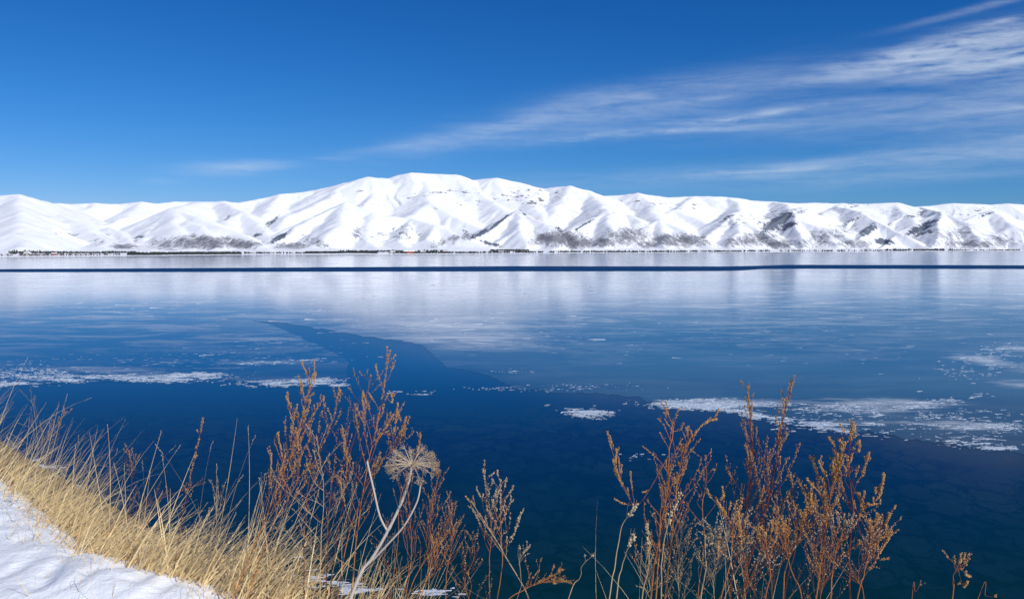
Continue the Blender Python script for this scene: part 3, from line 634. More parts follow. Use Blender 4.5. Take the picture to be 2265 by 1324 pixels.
# grid in (along the brink, across the brink), finer near the camera
aa = np.concatenate([np.linspace(-34, -7, 60), np.linspace(-6.95, 3, 620), np.linspace(3.1, 30, 60)])
ss = np.concatenate([np.linspace(-14, -2.6, 24), np.linspace(-2.55, 1.2, 260), np.linspace(1.3, 62, 70)])
cum = np.concatenate([[0], np.cumsum(np.hypot(*np.diff(BR, axis=0).T))]); o0 = cum[7]
def curve(a):
    k = np.clip(np.searchsorted(cum, a+o0)-1, 0, len(BR)-2); q = (a+o0-cum[k])/(cum[k+1]-cum[k])
    return BR[k]+(BR[k+1]-BR[k])*q[:, None]
cp = curve(aa)
nn = np.array([.60, .80])
Xb = cp[None, :, 0]+nn[0]*ss[:, None]; Yb = cp[None, :, 1]+nn[1]*ss[:, None]
Zb = bank_z(Xb.ravel(), Yb.ravel()).reshape(Xb.shape)
Sb = sdist(Xb.ravel(), Yb.ravel()).reshape(Xb.shape)
m = bpy.data.materials.new('bank_snow_and_soil'); m.use_nodes = True; t = m.node_tree; bs = t.nodes['Principled BSDF']
pos = nd(t, 'ShaderNodeNewGeometry').outputs['Position']
sat = nd(t, 'ShaderNodeAttribute', attribute_name='beyond').outputs['Fac']
f = ma(t, 'ADD', sat, ma(t, 'MULTIPLY', ma(t, 'SUBTRACT', noise(t, pos, 3.0, 6, .65), .5), .55))
f = ramp(t, f, ((.17, 0), (.26, 1)))
soil = mixc(t, noise(t, pos, 14, 6, .7), (.07, .045, .028), (.28, .20, .11))
snowc = mixc(t, noise(t, pos, 2.2, 5, .6), (.80, .82, .85), (.88, .885, .89))
t.links.new(mixc(t, f, snowc, soil), bs.inputs['Base Color']); bs.inputs['Roughness'].default_value = .7; bs.inputs['Specular IOR Level'].default_value = .25
hgt = ma(t, 'ADD', noise(t, pos, 9, 6, .6), ma(t, 'MULTIPLY', noise(t, pos, 90, 3, .6), .12))
bp = nd(t, 'ShaderNodeBump', {'Strength': .6, 'Distance': .04, 'Height': hgt}); t.links.new(bp.outputs[0], bs.inputs['Normal'])
bank = np_mesh('snowy_bank', np.stack([Xb, Yb, Zb], -1).reshape(-1, 3), grid_faces(len(ss), len(aa)), m, {'beyond': Sb})
tag(bank, kind='structure')

# ------------------------------------------------------------------ dry grass
gr = random.Random(3)
def blade_pts(b, L, lean, droop, n=7, wob=.0):
    pts = [b]; d = (Vector((0, 0, 1))+lean).normalized(); st = L/n; p = b.copy()
    side = Vector((gr.uniform(-1, 1), gr.uniform(-1, 1), 0))*wob
    for i in range(n):
        q = (i+1)/n
        d = (d+(Vector((lean.x, lean.y, 0))*.6+Vector((0, 0, -1)))*droop*q*.35+side*.12).normalized()
        p = p+d*st; pts.append(p.copy())
    return pts
def base_on_brink(px_lo, px_hi, smin, smax):
    while True:
        px = gr.uniform(px_lo, px_hi); u = (px-CX)/F
        s = gr.uniform(smin, smax)
        # march out along this view column until the wanted distance past the brink
        lo, hi = .5, 14.
        for _ in range(18):
            md = (lo+hi)/2
            if float(sdist(np.array([u*md]), np.array([md]))[0]) < s: lo = md
            else: hi = md
        return Vector((u*lo, lo, bz(u*lo, lo)-.01))
# pre-sampled brink positions (vectorised) for speed
def many_bases(n, px_lo, px_hi, smin, smax, seed):
    rg = np.random.default_rng(seed); px = rg.uniform(px_lo, px_hi, n); uu = (px-CX)/F; s = rg.uniform(smin, smax, n)
    lo = np.full(n, .5); hi = np.full(n, 16.)
    for _ in range(18):
        md = (lo+hi)/2; c = sdist(uu*md, md) < s; lo = np.where(c, md, lo); hi = np.where(c, hi, md)
    z = bank_z(uu*lo, lo)
    return [Vector((a*b, b, c-.01)) for a, b, c in zip(uu, lo, z)], px, s
def grass(name, label, n, px_lo, px_hi, smin, smax, L0, L1, lean_x, seed, mt='straw', w=.0029, droop=.5, spread=.35, clumps=None, heads=.0):
    bases, pxs, ssx = many_bases(n, px_lo, px_hi, smin, smax, seed); mb = MB(); hd = MB()
    for b, px, s in zip(bases, pxs, ssx):
        cl = vn(np.array([b.x*2.2]), np.array([b.y*2.2]), seed)[0]
        if cl < gr.uniform(-.42, .45): continue
        L = gr.uniform(L0, L1)*(1+.35*cl)
        lean = Vector((lean_x+gr.gauss(0, spread), gr.gauss(0.0, spread*.8), 0))
        pts = blade_pts(b, L, lean, gr.uniform(.1, 1)*droop, 7, gr.uniform(0, .5))
        if gr.random() < .16:
            k = gr.randint(3, 5); ax = Vector((gr.uniform(.3, 1), gr.uniform(-.4, .4), gr.uniform(-.9, .1))).normalized(); st = (pts[1]-pts[0]).length
            for j in range(k, len(pts)): pts[j] = pts[k-1]+ax*st*(j-k+1)
        th = gr.uniform(-.7, .7); mb.ribbon(pts, w*gr.uniform(.6, 1.35), Vector((math.cos(th), math.sin(th), 0)))
        if gr.random() < heads:
            d = (pts[-1]-pts[-2]).normalized()
            for k in range(7): hd.bud(pts[-1]-d*(.008*k)+Vector((gr.gauss(0, .0018), gr.gauss(0, .0018), gr.gauss(0, .002))), .0018, (d+Vector((gr.uniform(-.4, .4), 0, .2))).normalized(), 2.2)
    if hd.v:
        r = empty(name, bases[0]); tag(r, label, 'dry grass', kind='stuff')
        o = mb.build('blade', M[mt], r, False); o['kind'] = 'stuff'; o = hd.build('seed_head', M['bud_pale'], r, False); o['kind'] = 'stuff'
    else: tag(mb.build(name, M[mt], None, False), label, 'dry grass', kind='stuff')
grass('dry_grass', 'dense matted straw grass leaning right along the left snow edge', 2900, -120, 620, -.02, .60, .17, .38, .95, 31, droop=.75, spread=.38, heads=.05)
grass('dry_grass', 'thick straw grass where the snow edge runs out of the photo', 1750, 330, 800, .0, .65, .22, .44, .75, 32, droop=.6, spread=.34, heads=.06)
grass('dry_grass', 'taller reddish grass at the left edge of the photo', 420, -150, 190, .05, .6, .34, .66, .45, 33, 'straw', .0014, .5, .22)
grass('dry_grass', 'short straw stubble poking out of the left snow rim', 420, -100, 560, -.22, .05, .08, .24, .3, 34, 'straw', .0013, .8, .6)
grass('dry_grass', 'sparse straw blades between the hogweed and the middle', 300, 760, 1180, .0, .7, .30, .52, .35, 35, 'straw', .0015, .5, .35)
grass('dry_grass', 'pale bleached grass below the right mugworts', 46, 1330, 1700, -.05, .6, .42, .75, .1, 36, 'straw_pale', .0014, .45, .28)

grass('dry_grass', 'few long single straw stalks standing above the left grass', 110, -60, 780, .0, .5, .42, .70, .32, 41, 'straw', .0018, .35, .25, heads=.5)
grass('dry_grass', 'lone dry blades and litter poking through the open snow', 80, -60, 480, -.75, -.12, .05, .22, .2, 47, 'straw', .0012, .9, .7)
# ------------------------------------------------------------------ mugworts and other dry plants
pr = random.Random(11)
def spline(pts, n):
    out = []; k = len(pts)
    for i in range(k-1):
        p0, p1, p2, p3 = pts[max(i-1, 0)], pts[i], pts[i+1], pts[min(i+2, k-1)]
        for j in range(n):
            q = j/n; out.append(.5*((2*p1)+(p2-p0)*q+(2*p0-5*p1+4*p2-p3)*q*q+(3*p1-p0-3*p2+p3)*q**3))
    out.append(pts[-1].copy()); return out
def at(pts, q):
    f = q*(len(pts)-1); i = min(int(f), len(pts)-2); return pts[i].lerp(pts[i+1], f-i), (pts[i+1]-pts[i]).normalized()
def add_buds(mb, pts, q0, q1, n, r, spread, dens_end=1.0):
    for _ in range(n):
        q = q0+(q1-q0)*pr.random()**dens_end; p, d = at(pts, min(q, .999))
        off = Vector((pr.gauss(0, 1), pr.gauss(0, 1), pr.gauss(0, .6))); off -= d*off.dot(d); off = off.normalized() if off.length > 1e-6 else off
        dist = spread*(.35+.9*pr.random())
        c = p+off*dist; rr_ = r*pr.uniform(.65, 1.25)
        mb.bud(c, rr_, (d+off*.6+Vector((0, 0, pr.uniform(-.5, .5)))).normalized(), pr.uniform(1.0, 1.6))
def rooted(path, d):
    """Path in photo pixels from the lowest seen point to the tip; continued down to the ground it grows from."""
    p = [P(x, y, d) for x, y in path]
    low, nxt = p[0], p[1]
    dirn = (low-nxt); dirn = Vector((dirn.x*.6, 0, dirn.z)).normalized()
    q = low.copy()
    for _ in range(400):
        if q.z <= bz(q.x, q.y)-.015: break
        q = q+dirn*.01; dirn = (dirn+Vector((0, 0, -.01))).normalized()
    if (q-low).length > .02: return [q]+p
    return p
def mugwort(label, path, d, branches=10, blen=(200, 60), q0=.30, bud='bud_gold', stem='rust_stem', r=.0032, budn=1.0, budr=.0029, side=0, spike=.30, extra=(), open_=.55, name='mugwort', twigs=1, group='dead mugwort plants on the bank', curl=.35):
    """branches: number of automatic side branches; extra: explicit branches (q on stem, [(px, py), ...] points, bud amount)."""
    ctl = rooted([path[0]]+[(x+pr.gauss(0, 4), y) for x, y in path[1:-1]]+[path[-1]], d); pts = spline(ctl, 7)
    # slow meander of the stem in depth
    amp = pr.uniform(.01, .03); ph = pr.uniform(0, 6)
    for i, p in enumerate(pts): pts[i] = p+Vector((.0009*math.sin(i*1.3+ph), amp*math.sin(i*.25+ph)-amp*math.sin(ph), 0))
    budr = budr*.76; root = empty(name, pts[0]); tag(root, label, 'dead plant', group)
    mb = MB(); mb.tube(pts, r, r*.28, 5); mb.build('stem', M[stem], root)
    L = sum((b-a).length for a, b in zip(pts[:-1], pts[1:])); scale = d/F
    vis0 = 0 if len(ctl) == len(path) else (ctl[1]-ctl[0]).length/L
    mb = MB(); add_buds(mb, pts, 1-spike*(1-vis0), 1.0, int(125*budn*spike/.3), budr*1.1, budr*1.7, .8)
    if mb.v: o = mb.build('seed_cluster', M[bud], root); o['kind'] = 'stuff'
    r = r*.84
    if d < 3.4 and name == 'mugwort' and branches > 6: q0 -= .30; branches = int(branches*1.25)
    branches = int(branches*1.45); curl = curl*pr.uniform(.35, 1.25); open_ = open_*pr.uniform(.85, 1.25)
    sgn = 1
    blist = []
    for i in range(branches):
        q = max(.02, vis0+(1-vis0)*(q0+(.97-q0)*(i+pr.uniform(.1, .9))/branches)); f = (q-vis0)/(1-vis0); f = (f-q0)/(1-q0)
        sgn = -sgn; sd = sgn if abs(side) < .01 or pr.random() > abs(side) else (1 if side > 0 else -1)
        ln_ = (blen[0]+(blen[1]*.55-blen[0])*max(0., f)**.8)*pr.uniform(.5, 1.2)*scale
        p, dr = at(pts, min(q, .99)); out = Vector((sd*pr.uniform(.55, 1.0), pr.gauss(0, .5), 0)).normalized()
        dd = (dr+out*open_*pr.uniform(.8, 1.7)).normalized(); bp_ = [p.copy()]; n = 8; c = p.copy()
        for j in range(n):
            dd = (dd+Vector((0, 0, 1))*curl*pr.uniform(.1, .5)+Vector((pr.gauss(0, .15), pr.gauss(0, .12), pr.gauss(0, .05)))).normalized(); c = c+dd*(ln_/n); bp_.append(c.copy())
        blist.append((bp_, pr.uniform(.6, 1.2)*budn*(.35+.9*min(1, max(0, f)))))
    for q, bpx, bn in extra:
        q = vis0+(1-vis0)*q; p, dr = at(pts, q); dz = p.y
        e = [p]+[P(x, y, dz+pr.uniform(-.03, .03)) for x, y in bpx]; blist.append((spline(e, 6), bn*1.5))
    for bp_, bn in blist:
        Lb = sum((b-a).length for a, b in zip(bp_[:-1], bp_[1:]))
        mb = MB(); mb.tube(bp_, r*.36, r*.14, 4, False)
        bb = MB(); add_buds(bb, bp_, .5, 1.0, int(Lb*290*bn), budr*1.15, budr*1.35, .75)
        for _ in range(int(Lb*30*twigs)):
            q = pr.uniform(.12, .92); p, dr = at(bp_, q); out = Vector((pr.gauss(0, 1), pr.gauss(0, 1), pr.uniform(0, .8))).normalized()
            dd = (dr+out*.7).normalized(); tp = [p]; tl = Lb*pr.uniform(.08, .26)
            for j in range(3): dd = (dd+Vector((0, 0, .22))).normalized(); tp.append(tp[-1]+dd*tl/3)
            mb.tube(tp, r*.22, r*.12, 3, False)
            add_buds(bb, tp, .4, 1.0, int(tl*300*bn), budr*.95, budr*1.1, .8)
        o = mb.build('branch', M[stem], root)
        if bb.v: o2 = bb.build('seed_cluster', M[bud], o); o2['kind'] = 'stuff'
    return root

# --- left edge
mugwort('wispy reddish plant with a narrow feathery tip at the far left', [(95, 1160), (98, 1040), (120, 960), (66, 888)][:1]+[(100, 1050), (82, 960), (66, 886)], 5.2, 12, (150, 60), .05, 'bud_brown', 'tan_stem', .0013, .25, .0016, 0, .12, open_=.28)
mugwort('loose plant leaning right with fine knobbly tips near the left edge', [(70, 1130), (88, 1040), (112, 965), (150, 908)], 5.0, 9, (90, 40), .45, 'bud_brown', 'tan_stem', .0015, .7, .0022, 0, .3, open_=.5)
mugwort('short thin plant with a brush tip standing alone over the dark water', [(284, 1190), (286, 1110), (292, 1050), (287, 994)], 4.9, 9, (62, 30), .55, 'bud_brown', 'dark_stem', .0018, .9, .0024, 0, .28, open_=.4)
mugwort('single thin wand with spaced buds left of the main clump', [(380, 1316), (398, 1200), (425, 1060), (447, 924)], 4.3, 7, (34, 18), .45, 'bud_gold', 'dark_stem', .0019, .9, .0030, 0, .42, open_=.5)
mugwort('bushy faded plant rising from the straw beside the thin wand', [(470, 1250), (478, 1180), (486, 1120), (480, 1068)], 4.3, 14, (100, 45), .2, 'bud_pale', 'tan_stem', .0020, .5, .0021, 0, .25, open_=.45)
mugwort('low twiggy plant leaning right over the left straw grass', [(130, 1255), (250, 1170), (340, 1108), (455, 1066)], 4.7, 8, (90, 50), .4, 'bud_brown', 'rust_stem', .0018, .3, .0022, 0, .2, open_=.6)
# --- main clump
mugwort('full golden mugwort leaning right, leftmost of the tall clump', [(520, 1310), (575, 1170), (635, 1020), (668, 930), (692, 828)], 3.95, 17, (190, 70), .33, 'bud_gold', 'rust_stem', .0034, 1.15, .0031, 0, .3, open_=.38)
mugwort('thin rusty mugwort stem beside the leftmost tall one, bare below', [(546, 1318), (600, 1170), (650, 1060), (655, 955)], 3.85, 9, (130, 60), .45, 'bud_gold', 'rust_stem', .0027, .8, .0029, -.4, .2, open_=.45, extra=((.6, [(625, 1010), (612, 958)], 1.2), (.5, [(600, 1080), (600, 1000)], .8)))
mugwort('slender mugwort with a single spike between the two tallest left ones', [(672, 1322), (674, 1180), (690, 1040), (728, 940), (748, 868)], 3.95, 12, (150, 50), .35, 'bud_gold', 'dark_stem', .0027, .9, .0029, 0, .3, open_=.4)
mugwort('tallest mugwort of the left clump with a dense upright spire', [(776, 1322), (795, 1180), (815, 1040), (833, 920), (862, 774)], 3.85, 16, (200, 60), .30, 'bud_gold', 'rust_stem', .0034, 1.1, .0031, .1, .30, open_=.5, extra=((.72, [(868, 960), (880, 890)], 1.3), (.85, [(866, 890), (868, 868)], 1.2)))
mugwort('sparse dark mugwort with wide bare side twigs behind the tallest', [(738, 1260), (760, 1120), (778, 1000), (805, 900), (824, 825)], 4.1, 13, (210, 60), .22, 'bud_brown', 'dark_stem', .0024, .45, .0026, -.2, .2, open_=.75)
mugwort('rusty mugwort arching right behind the hogweed head', [(770, 1190), (800, 1100), (835, 1040), (870, 990), (896, 930)], 3.95, 10, (100, 50), .5, 'bud_gold', 'rust_stem', .0026, 1.1, .0029, .1, .35, open_=.45)
mugwort('dark broken mugwort with blackened leaves in the middle of the clump', [(718, 1320), (728, 1200), (730, 1100), (742, 1010)], 4.0, 12, (120, 60), .2, 'bud_brown', 'dark_stem', .0028, .5, .0030, 0, .2, open_=.4)
mugwort('pale straight-forked bush just left of the tallest mugwort', [(706, 1322), (709, 1200), (712, 1080), (700, 960)], 3.8, 12, (210, 90), .18, 'bud_pale', 'tan_stem', .0030, .35, .0022, 0, .1, open_=.6, curl=.15, twigs=1.4, name='dry_bush')
mugwort('thin mugwort whose spike shows just above the hogweed head', [(862, 1322), (880, 1200), (885, 1100), (905, 1030), (930, 964)], 4.2, 9, (90, 36), .4, 'bud_gold', 'rust_stem', .0024, .9, .0028, 0, .3, open_=.4)
# --- brown bushes right of the hogweed
for lb, path, dd, nb, bl in (
    ('rusty bush with knobbly twigs directly right of the hogweed stem', [(890, 1324), (905, 1240), (912, 1150), (900, 1050)], 3.7, 12, (130, 50)),
    ('taller rusty bush with fan of twigs right of the small hogweed head', [(930, 1324), (950, 1240), (960, 1150), (972, 1040)], 3.7, 15, (160, 60)),
    ('rusty bush leaning right with forked tips below the hogweed head', [(900, 1324), (935, 1250), (985, 1180), (1000, 1110)], 3.6, 12, (110, 50)),
    ('low russet bush left of the paired small mugworts', [(985, 1324), (990, 1270), (1000, 1215), (1003, 1165)], 3.6, 12, (90, 45)),
    ('low russet bush nearest the bottom edge right of the hogweed', [(920, 1330), (935, 1290), (960, 1250), (965, 1195)], 3.5, 12, (110, 60))):
    mugwort(lb, path, dd, nb, bl, .2, 'bud_gold', 'rust_stem', .0024, .5, .0022, 0, .2, open_=.45)
mugwort('left of the paired small mugworts, pale buds over open water', [(1082, 1324), (1080, 1240), (1085, 1160), (1068, 1036)], 3.6, 14, (120, 50), .3, 'bud_pale', 'rust_stem', .0024, 1.0, .0027, 0, .32, open_=.45)
mugwort('right of the paired small mugworts, slightly shorter', [(1100, 1324), (1105, 1240), (1102, 1150), (1107, 1058)], 3.55, 11, (120, 40), .3, 'bud_pale', 'rust_stem', .0024, .8, .0027, .3, .3, open_=.5, extra=((.35, [(1128, 1200), (1153, 1132)], 1.6),))
mugwort('straight tan stalk fallen diagonally across the paired small mugworts', [(1172, 1328), (1130, 1250), (1085, 1180), (1042, 1105)], 3.45, 9, (60, 40), .1, 'bud_gold', 'tan_stem', .0032, .7, .0024, 0, .12, open_=.6)
mugwort('low mugwort bent almost flat toward the right at the bottom middle', [(1110, 1335), (1150, 1300), (1200, 1288), (1250, 1283)], 3.3, 14, (90, 50), .2, 'bud_gold', 'rust_stem', .0024, 1.1, .0023, 0, .35, open_=.5)
mugwort('short knobbly sprig beside the bent mugwort', [(1140, 1335), (1148, 1290), (1152, 1240), (1165, 1210)], 3.5, 7, (50, 30), .3, 'bud_pale', 'tan_stem', .0019, .9, .0025, 0, .3, open_=.5)
mugwort('lone slanting stalk at the bottom between the two halves', [(1260, 1326), (1280, 1285), (1295, 1250), (1312, 1228)], 3.2, 2, (26, 16), .4, 'bud_pale', 'tan_stem', .0022, .7, .0030, 0, .1)
# --- right clump
mugwort('mugwort with a long arching right arm and a low left arm, first on the right', [(1440, 1326), (1462, 1180), (1478, 1080), (1475, 1000), (1492, 950), (1474, 905)], 3.1, 9, (120, 40), .35, 'bud_gold', 'rust_stem', .0034, .8, .0027, 0, .12, open_=.4,
        extra=((.45, [(1412, 1115), (1378, 1070), (1362, 1030), (1364, 992)], 1.3), (.62, [(1500, 1010), (1530, 965), (1560, 935), (1586, 926)], 1.7), (.70, [(1503, 950), (1512, 935)], .9)))
mugwort('rusty many-stemmed mugwort right behind the one with arching arms', [(1468, 1326), (1475, 1200), (1495, 1090), (1510, 1010), (1525, 955)], 3.15, 16, (150, 50), .25, 'bud_gold', 'rust_stem', .0031, .7, .0024, .2, .25, open_=.35)
mugwort('rusty mugwort of medium height hugging the first right stem', [(1450, 1326), (1465, 1220), (1470, 1120), (1500, 1050)], 3.0, 14, (120, 50), .2, 'bud_gold', 'rust_stem', .0030, .6, .0025, 0, .2, open_=.35)
mugwort('thin curly mugwort with hooked bare twigs between the right stems', [(1545, 1326), (1555, 1200), (1548, 1120), (1565, 1060), (1560, 1005)], 3.1, 8, (110, 40), .35, 'bud_gold', 'rust_stem', .0021, .5, .0024, 0, .12, open_=.8)
mugwort('tall dark mugwort with long bud column, left one of the two tallest on the right', [(1622, 1326), (1640, 1200), (1662, 1080), (1668, 970), (1662, 858)], 3.05, 18, (190, 40), .28, 'bud_brown', 'dark_stem', .0033, 1.05, .0024, 0, .33, open_=.24)
mugwort('tallest dark mugwort of the right clump leaning right to a sharp tip', [(1648, 1326), (1680, 1190), (1700, 1080), (1728, 960), (1762, 844)], 3.0, 18, (200, 40), .25, 'bud_brown', 'dark_stem', .0034, 1.0, .0025, 0, .30, open_=.28)
mugwort('shorter mugwort with golden lower arms in front of the tall dark pair', [(1588, 1326), (1612, 1230), (1612, 1160), (1588, 1112)], 2.9, 9, (110, 70), .2, 'bud_gold', 'rust_stem', .0028, 1.1, .0029, 0, .35, open_=.4, extra=((.4, [(1640, 1200), (1632, 1130)], 1.5), (.3, [(1590, 1230), (1590, 1180)], 1.0)))
mugwort('thin mugwort with one small golden tuft right of the tall dark pair', [(1738, 1326), (1752, 1210), (1755, 1130), (1750, 1050)], 3.1, 8, (80, 30), .35, 'bud_gold', 'dark_stem', .0022, .5, .0028, 0, .22, open_=.6)
mugwort('golden mugwort with dense low plume left of the widest one', [(1738, 1326), (1752, 1250), (1775, 1170), (1797, 1088)], 2.95, 15, (140, 50), .25, 'bud_gold', 'rust_stem', .0029, 1.25, .0029, -.2, .35, open_=.4)
mugwort('golden mugwort with the thickest plume leaning into the widest one', [(1800, 1326), (1822, 1200), (1840, 1090), (1866, 975)], 2.95, 17, (150, 60), .35, 'bud_gold', 'rust_stem', .0031, 1.45, .0031, -.4, .4, open_=.38)
mugwort('widest mugwort with spreading right arms, rightmost of the tall ones', [(1882, 1326), (1880, 1220), (1880, 1120), (1878, 1030), (1886, 932)], 2.9, 10, (130, 50), .3, 'bud_gold', 'dark_stem', .0034, 1.1, .0030, -.3, .2, open_=.5,
        extra=((.62, [(1905, 1045), (1922, 1000)], 1.8), (.5, [(1912, 1120), (1945, 1095), (1955, 1048)], 1.5), (.30, [(1925, 1185), (1955, 1165), (1966, 1132)], 1.3), (.22, [(1925, 1230), (1955, 1205), (1972, 1175)], 1.4), (.42, [(1898, 1150), (1912, 1085)], 1.3), (.75, [(1898, 1000), (1902, 975)], 1.2), (.10, [(1918, 1255), (1945, 1225)], .2)))
mugwort('rusty twiggy mugwort filling the foot of the widest one', [(1838, 1330), (1845, 1270), (1862, 1200), (1872, 1150)], 2.85, 13, (120, 60), .15, 'bud_pale', 'rust_stem', .0026, .5, .0026, 0, .2, open_=.6)
mugwort('leaning rusty mugwort under the right arms of the widest one', [(1890, 1332), (1910, 1270), (1922, 1210), (1925, 1160)], 2.85, 10, (120, 50), .2, 'bud_gold', 'rust_stem', .0024, .9, .0028, .3, .3, open_=.5)
mugwort('rusty twiggy mugwort low between the golden plumes', [(1770, 1330), (1762, 1270), (1748, 1210), (1728, 1165)], 2.9, 12, (120, 60), .15, 'bud_gold', 'rust_stem', .0024, .5, .0026, 0, .2, open_=.6)
mugwort('low rusty mugwort in front of the tallest dark one', [(1690, 1332), (1700, 1270), (1705, 1220), (1692, 1175)], 2.85, 10, (110, 50), .2, 'bud_gold', 'rust_stem', .0024, .7, .0027, 0, .25, open_=.5)
mugwort('small drooping golden mugwort alone near the lower right corner', [(2108, 1330), (2112, 1300), (2118, 1270), (2124, 1234)], 2.55, 8, (55, 36), .2, 'bud_gold', 'rust_stem', .0019, 1.6, .0024, .3, .4, open_=.6, extra=((.6, [(2135, 1268), (2146, 1274)], 2.2), (.4, [(2130, 1295), (2140, 1285)], 2.0)))
mugwort('tiny bare sprig between the widest mugwort and the corner plant', [(2022, 1330), (2028, 1310), (2034, 1290)], 2.5, 3, (26, 14), .3, 'bud_brown', 'rust_stem', .0010, .4, .0018, .5, .2)
mugwort('tiny twig tip at the bottom edge in the right corner', [(2178, 1332), (2185, 1322), (2196, 1313)], 2.5, 2, (16, 10), .3, 'bud_brown', 'rust_stem', .0010, .6, .0018, .5, .4)
# --- thin undergrowth
for lb, path, dd, nb, bl, bd, st in (
    ('fine rusty twig bush at the foot of the tallest dark mugwort', [(1640, 1332), (1645, 1270), (1640, 1210), (1650, 1150)], 2.95, 14, (120, 60), 'bud_pale', 'rust_stem'),
    ('fine rusty twig bush between the tallest dark mugwort and the low plume', [(1715, 1332), (1722, 1260), (1715, 1190), (1722, 1120)], 2.95, 14, (130, 60), 'bud_gold', 'rust_stem'),
    ('fine rusty twig bush under the thickest golden plume', [(1810, 1332), (1805, 1270), (1815, 1200), (1830, 1130)], 2.9, 15, (130, 60), 'bud_gold', 'rust_stem'),
    ('fine rusty twig bush at the right foot of the widest mugwort', [(1905, 1332), (1900, 1280), (1915, 1230), (1935, 1170)], 2.9, 12, (110, 60), 'bud_pale', 'rust_stem'),
    ('bleached twig bush behind the pale capsule stalks', [(1500, 1332), (1505, 1270), (1512, 1210), (1508, 1150)], 3.0, 15, (110, 70), 'bud_gold', 'tan_stem'),
    ('bleached twig bush under the curly mugwort', [(1585, 1332), (1578, 1270), (1590, 1220), (1582, 1170)], 3.0, 15, (120, 70), 'bud_pale', 'tan_stem'),
    ('tan twig bush low at the left of the right clump', [(1425, 1332), (1430, 1290), (1426, 1250), (1435, 1215)], 3.0, 9, (80, 50), 'bud_gold', 'tan_stem'),
    ('rusty twig bush low between the hogweed bushes and the small pair', [(1040, 1332), (1035, 1280), (1045, 1230), (1040, 1180)], 3.6, 13, (100, 50), 'bud_gold', 'rust_stem'),
    ('rusty twig bush low behind the hogweed stem', [(855, 1332), (860, 1270), (852, 1210), (858, 1150)], 3.9, 13, (110, 60), 'bud_gold', 'rust_stem'),
    ('pale twig bush rising from the straw left of the tall clump', [(620, 1332), (628, 1250), (622, 1180), (630, 1110)], 4.0, 14, (130, 60), 'bud_pale', 'tan_stem')):
    mugwort(lb, path, dd, int(nb*2.0), (bl[0]*1.5, bl[1]), -1.1, bd, st, .0014, .30, .0026, 0, .15, open_=.42, name='twig_bush', twigs=1.3, curl=.12, group='twig bushes among the mugworts')
# --- pale stalks with round capsules
for lb, path, nb in (('pale capsule stalk curving up into the arm of the first right mugwort', [(1346, 1326), (1362, 1250), (1375, 1165), (1392, 1135), (1405, 1112)], 3),
               ('upright pale capsule stalk second from the left in the right clump', [(1365, 1326), (1380, 1260), (1392, 1215), (1402, 1182)], 4),
               ('pale capsule stalk climbing the right side of the first right mugwort', [(1462, 1326), (1466, 1230), (1478, 1150), (1508, 1088)], 4),
               ('short pale capsule stalk before the first right mugwort', [(1420, 1326), (1428, 1260), (1432, 1205), (1430, 1160)], 3),
               ('hooked pale capsule stalk below the curly mugwort', [(1548, 1326), (1552, 1250), (1558, 1190), (1566, 1180), (1568, 1195)], 3),
               ('bowed pale stalk reaching left over the water from the right clump', [(1375, 1240), (1345, 1225), (1310, 1235), (1285, 1290)], 0)):
    if nb == 0: continue
    mugwort(lb, path, 2.95, nb, (40, 24), .3, 'bud_pale', 'tan_stem', .0026, .10, .0052, 0, .6, open_=.4, name='capsule_stalk', group='pale capsule stalks in the right clump', twigs=.3)

# ------------------------------------------------------------------ dry hogweed with its umbrella head
hd_ = 3.75
stem_px = [(775, 1325), (800, 1262), (824, 1232), (862, 1165), (890, 1105), (905, 1060), (911, 1028)]
ctl = rooted(stem_px, hd_); sp = spline(ctl, 8)
hog = empty('hogweed', sp[0]); tag(hog, 'dry grey-white hogweed with a broad umbrella head left of centre', 'dead plant')
mb = MB(); n_ = len(sp); mb.tube(sp, 0, 0, 9, rad=[.0092-(.0092-.0056)*i/(n_-1)-.0008+(.0016 if i % 8 == 0 else 0) for i in range(n_)]); mb.build('stem', M['hogweed'], hog)
def hp(x, y, dz=0): return P(x, y, hd_+dz)
mb = MB(); q = spline([hp(856, 1172), hp(840, 1140, -.02), (hp(826, 1080, -.04)), hp(812, 1020, -.05)], 6); mb.tube(q, .0046, .0038, 7); bro = mb.build('broken_stem', M['hogweed'], hog)
mb = MB(); tip = q[-1]
for k in range(4): mb.tube([tip-Vector((0, 0, .004)), tip+Vector((pr.uniform(-.006, .006), pr.uniform(-.006, .006), pr.uniform(.004, .012)))], .0016, .0006, 3)
mb.build('splinter', M['hogweed'], bro)
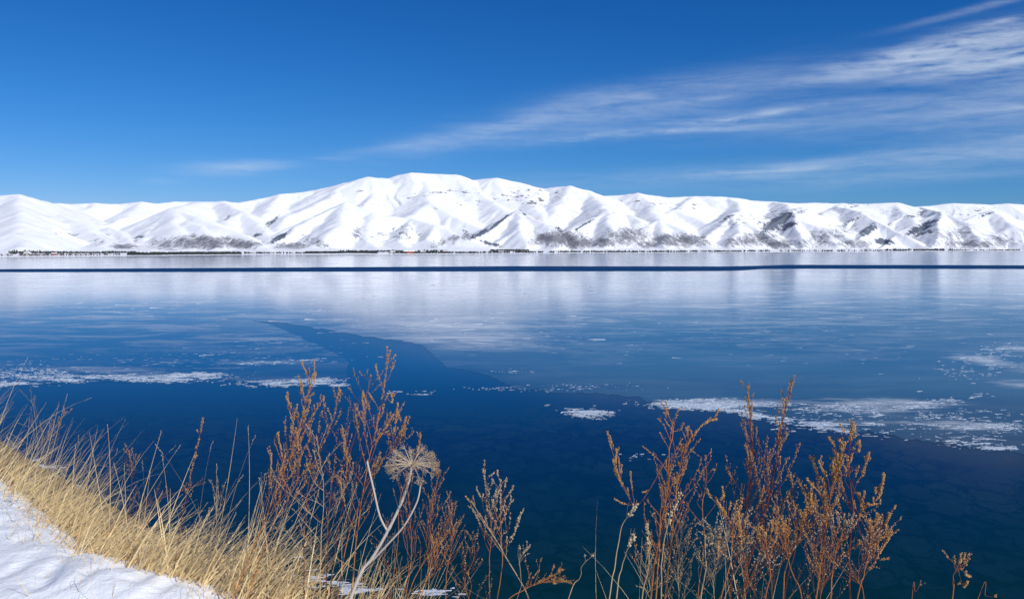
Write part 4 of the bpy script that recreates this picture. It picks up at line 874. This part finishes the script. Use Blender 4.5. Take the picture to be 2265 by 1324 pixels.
mb = MB(); q = spline([hp(822, 1240), hp(862, 1198, -.03), hp(895, 1160, -.05), hp(922, 1110, -.06), hp(930, 1074, -.06)], 6); mb.tube(q, .0048, .0030, 7); ss_ = mb.build('side_stem', M['hogweed'], hog); stip = q[-1]
def umbellet(mb, c, d, L, n, r=.0016):
    for _ in range(n):
        v = (d*1.0+Vector((pr.gauss(0, .6), pr.gauss(0, .6), pr.gauss(0, .6)))).normalized(); e = c+v*L*pr.uniform(.6, 1.1)
        mb.tube([c, c.lerp(e, .5)+Vector((0, 0, .0006)), e], .0005, .0004, 3, False); mb.bud(e, r*pr.uniform(.7, 1.2), v, 1.5)
hub = sp[-1]
mb = MB(); mb.bud(hub, .009, Vector((0, 0, 1)), .8); mb.build('hub', M['hogweed'], hog)
NRAY = 46
tilt = Vector((.12, -.08, 1)).normalized()
for i in range(NRAY):
    a = i*2.39996; rr_ = math.sqrt((i+.5)/NRAY)
    th = R(16+84*rr_)                                 # from the axis outwards
    rad = Vector((math.cos(a), math.sin(a)*.9, 0)); L = (.068+.029*rr_)*pr.uniform(.88, 1.1)
    d0 = (Vector((0, 0, 1))*math.cos(th*.92)+rad*math.sin(th*.92)+tilt*.1).normalized()
    d0.z *= .72; pts_ = [hub.copy()]; dd = d0.normalized()
    for j in range(7):
        dd = (dd+Vector((0, 0, -.085*rr_))).normalized(); pts_.append(pts_[-1]+dd*L/7)
    mb = MB(); mb.tube(pts_, .0019, .0010, 4, False); ray = mb.build('ray', M['hog_ray'], hog)
    mb = MB(); umbellet(mb, pts_[-1], dd, .026, 20); ub = mb.build('umbellet', M['hog_umbel'], ray); ub['kind'] = 'stuff'
mb = MB()
for i in range(12):
    v = Vector((pr.uniform(-1, 1), pr.uniform(-1, 1), pr.uniform(.2, 1.3))).normalized(); e = stip+v*.022
    mb.tube([stip, e], .0008, .0006, 3, False); umbellet(mb, e, v, .008, 5, .0013)
mb.build('small_umbel', M['hog_umbel'], ss_)

# ------------------------------------------------------------------ render settings
scene.render.engine = 'CYCLES'
scene.cycles.max_bounces = 5; scene.cycles.diffuse_bounces = 4; scene.cycles.glossy_bounces = 3
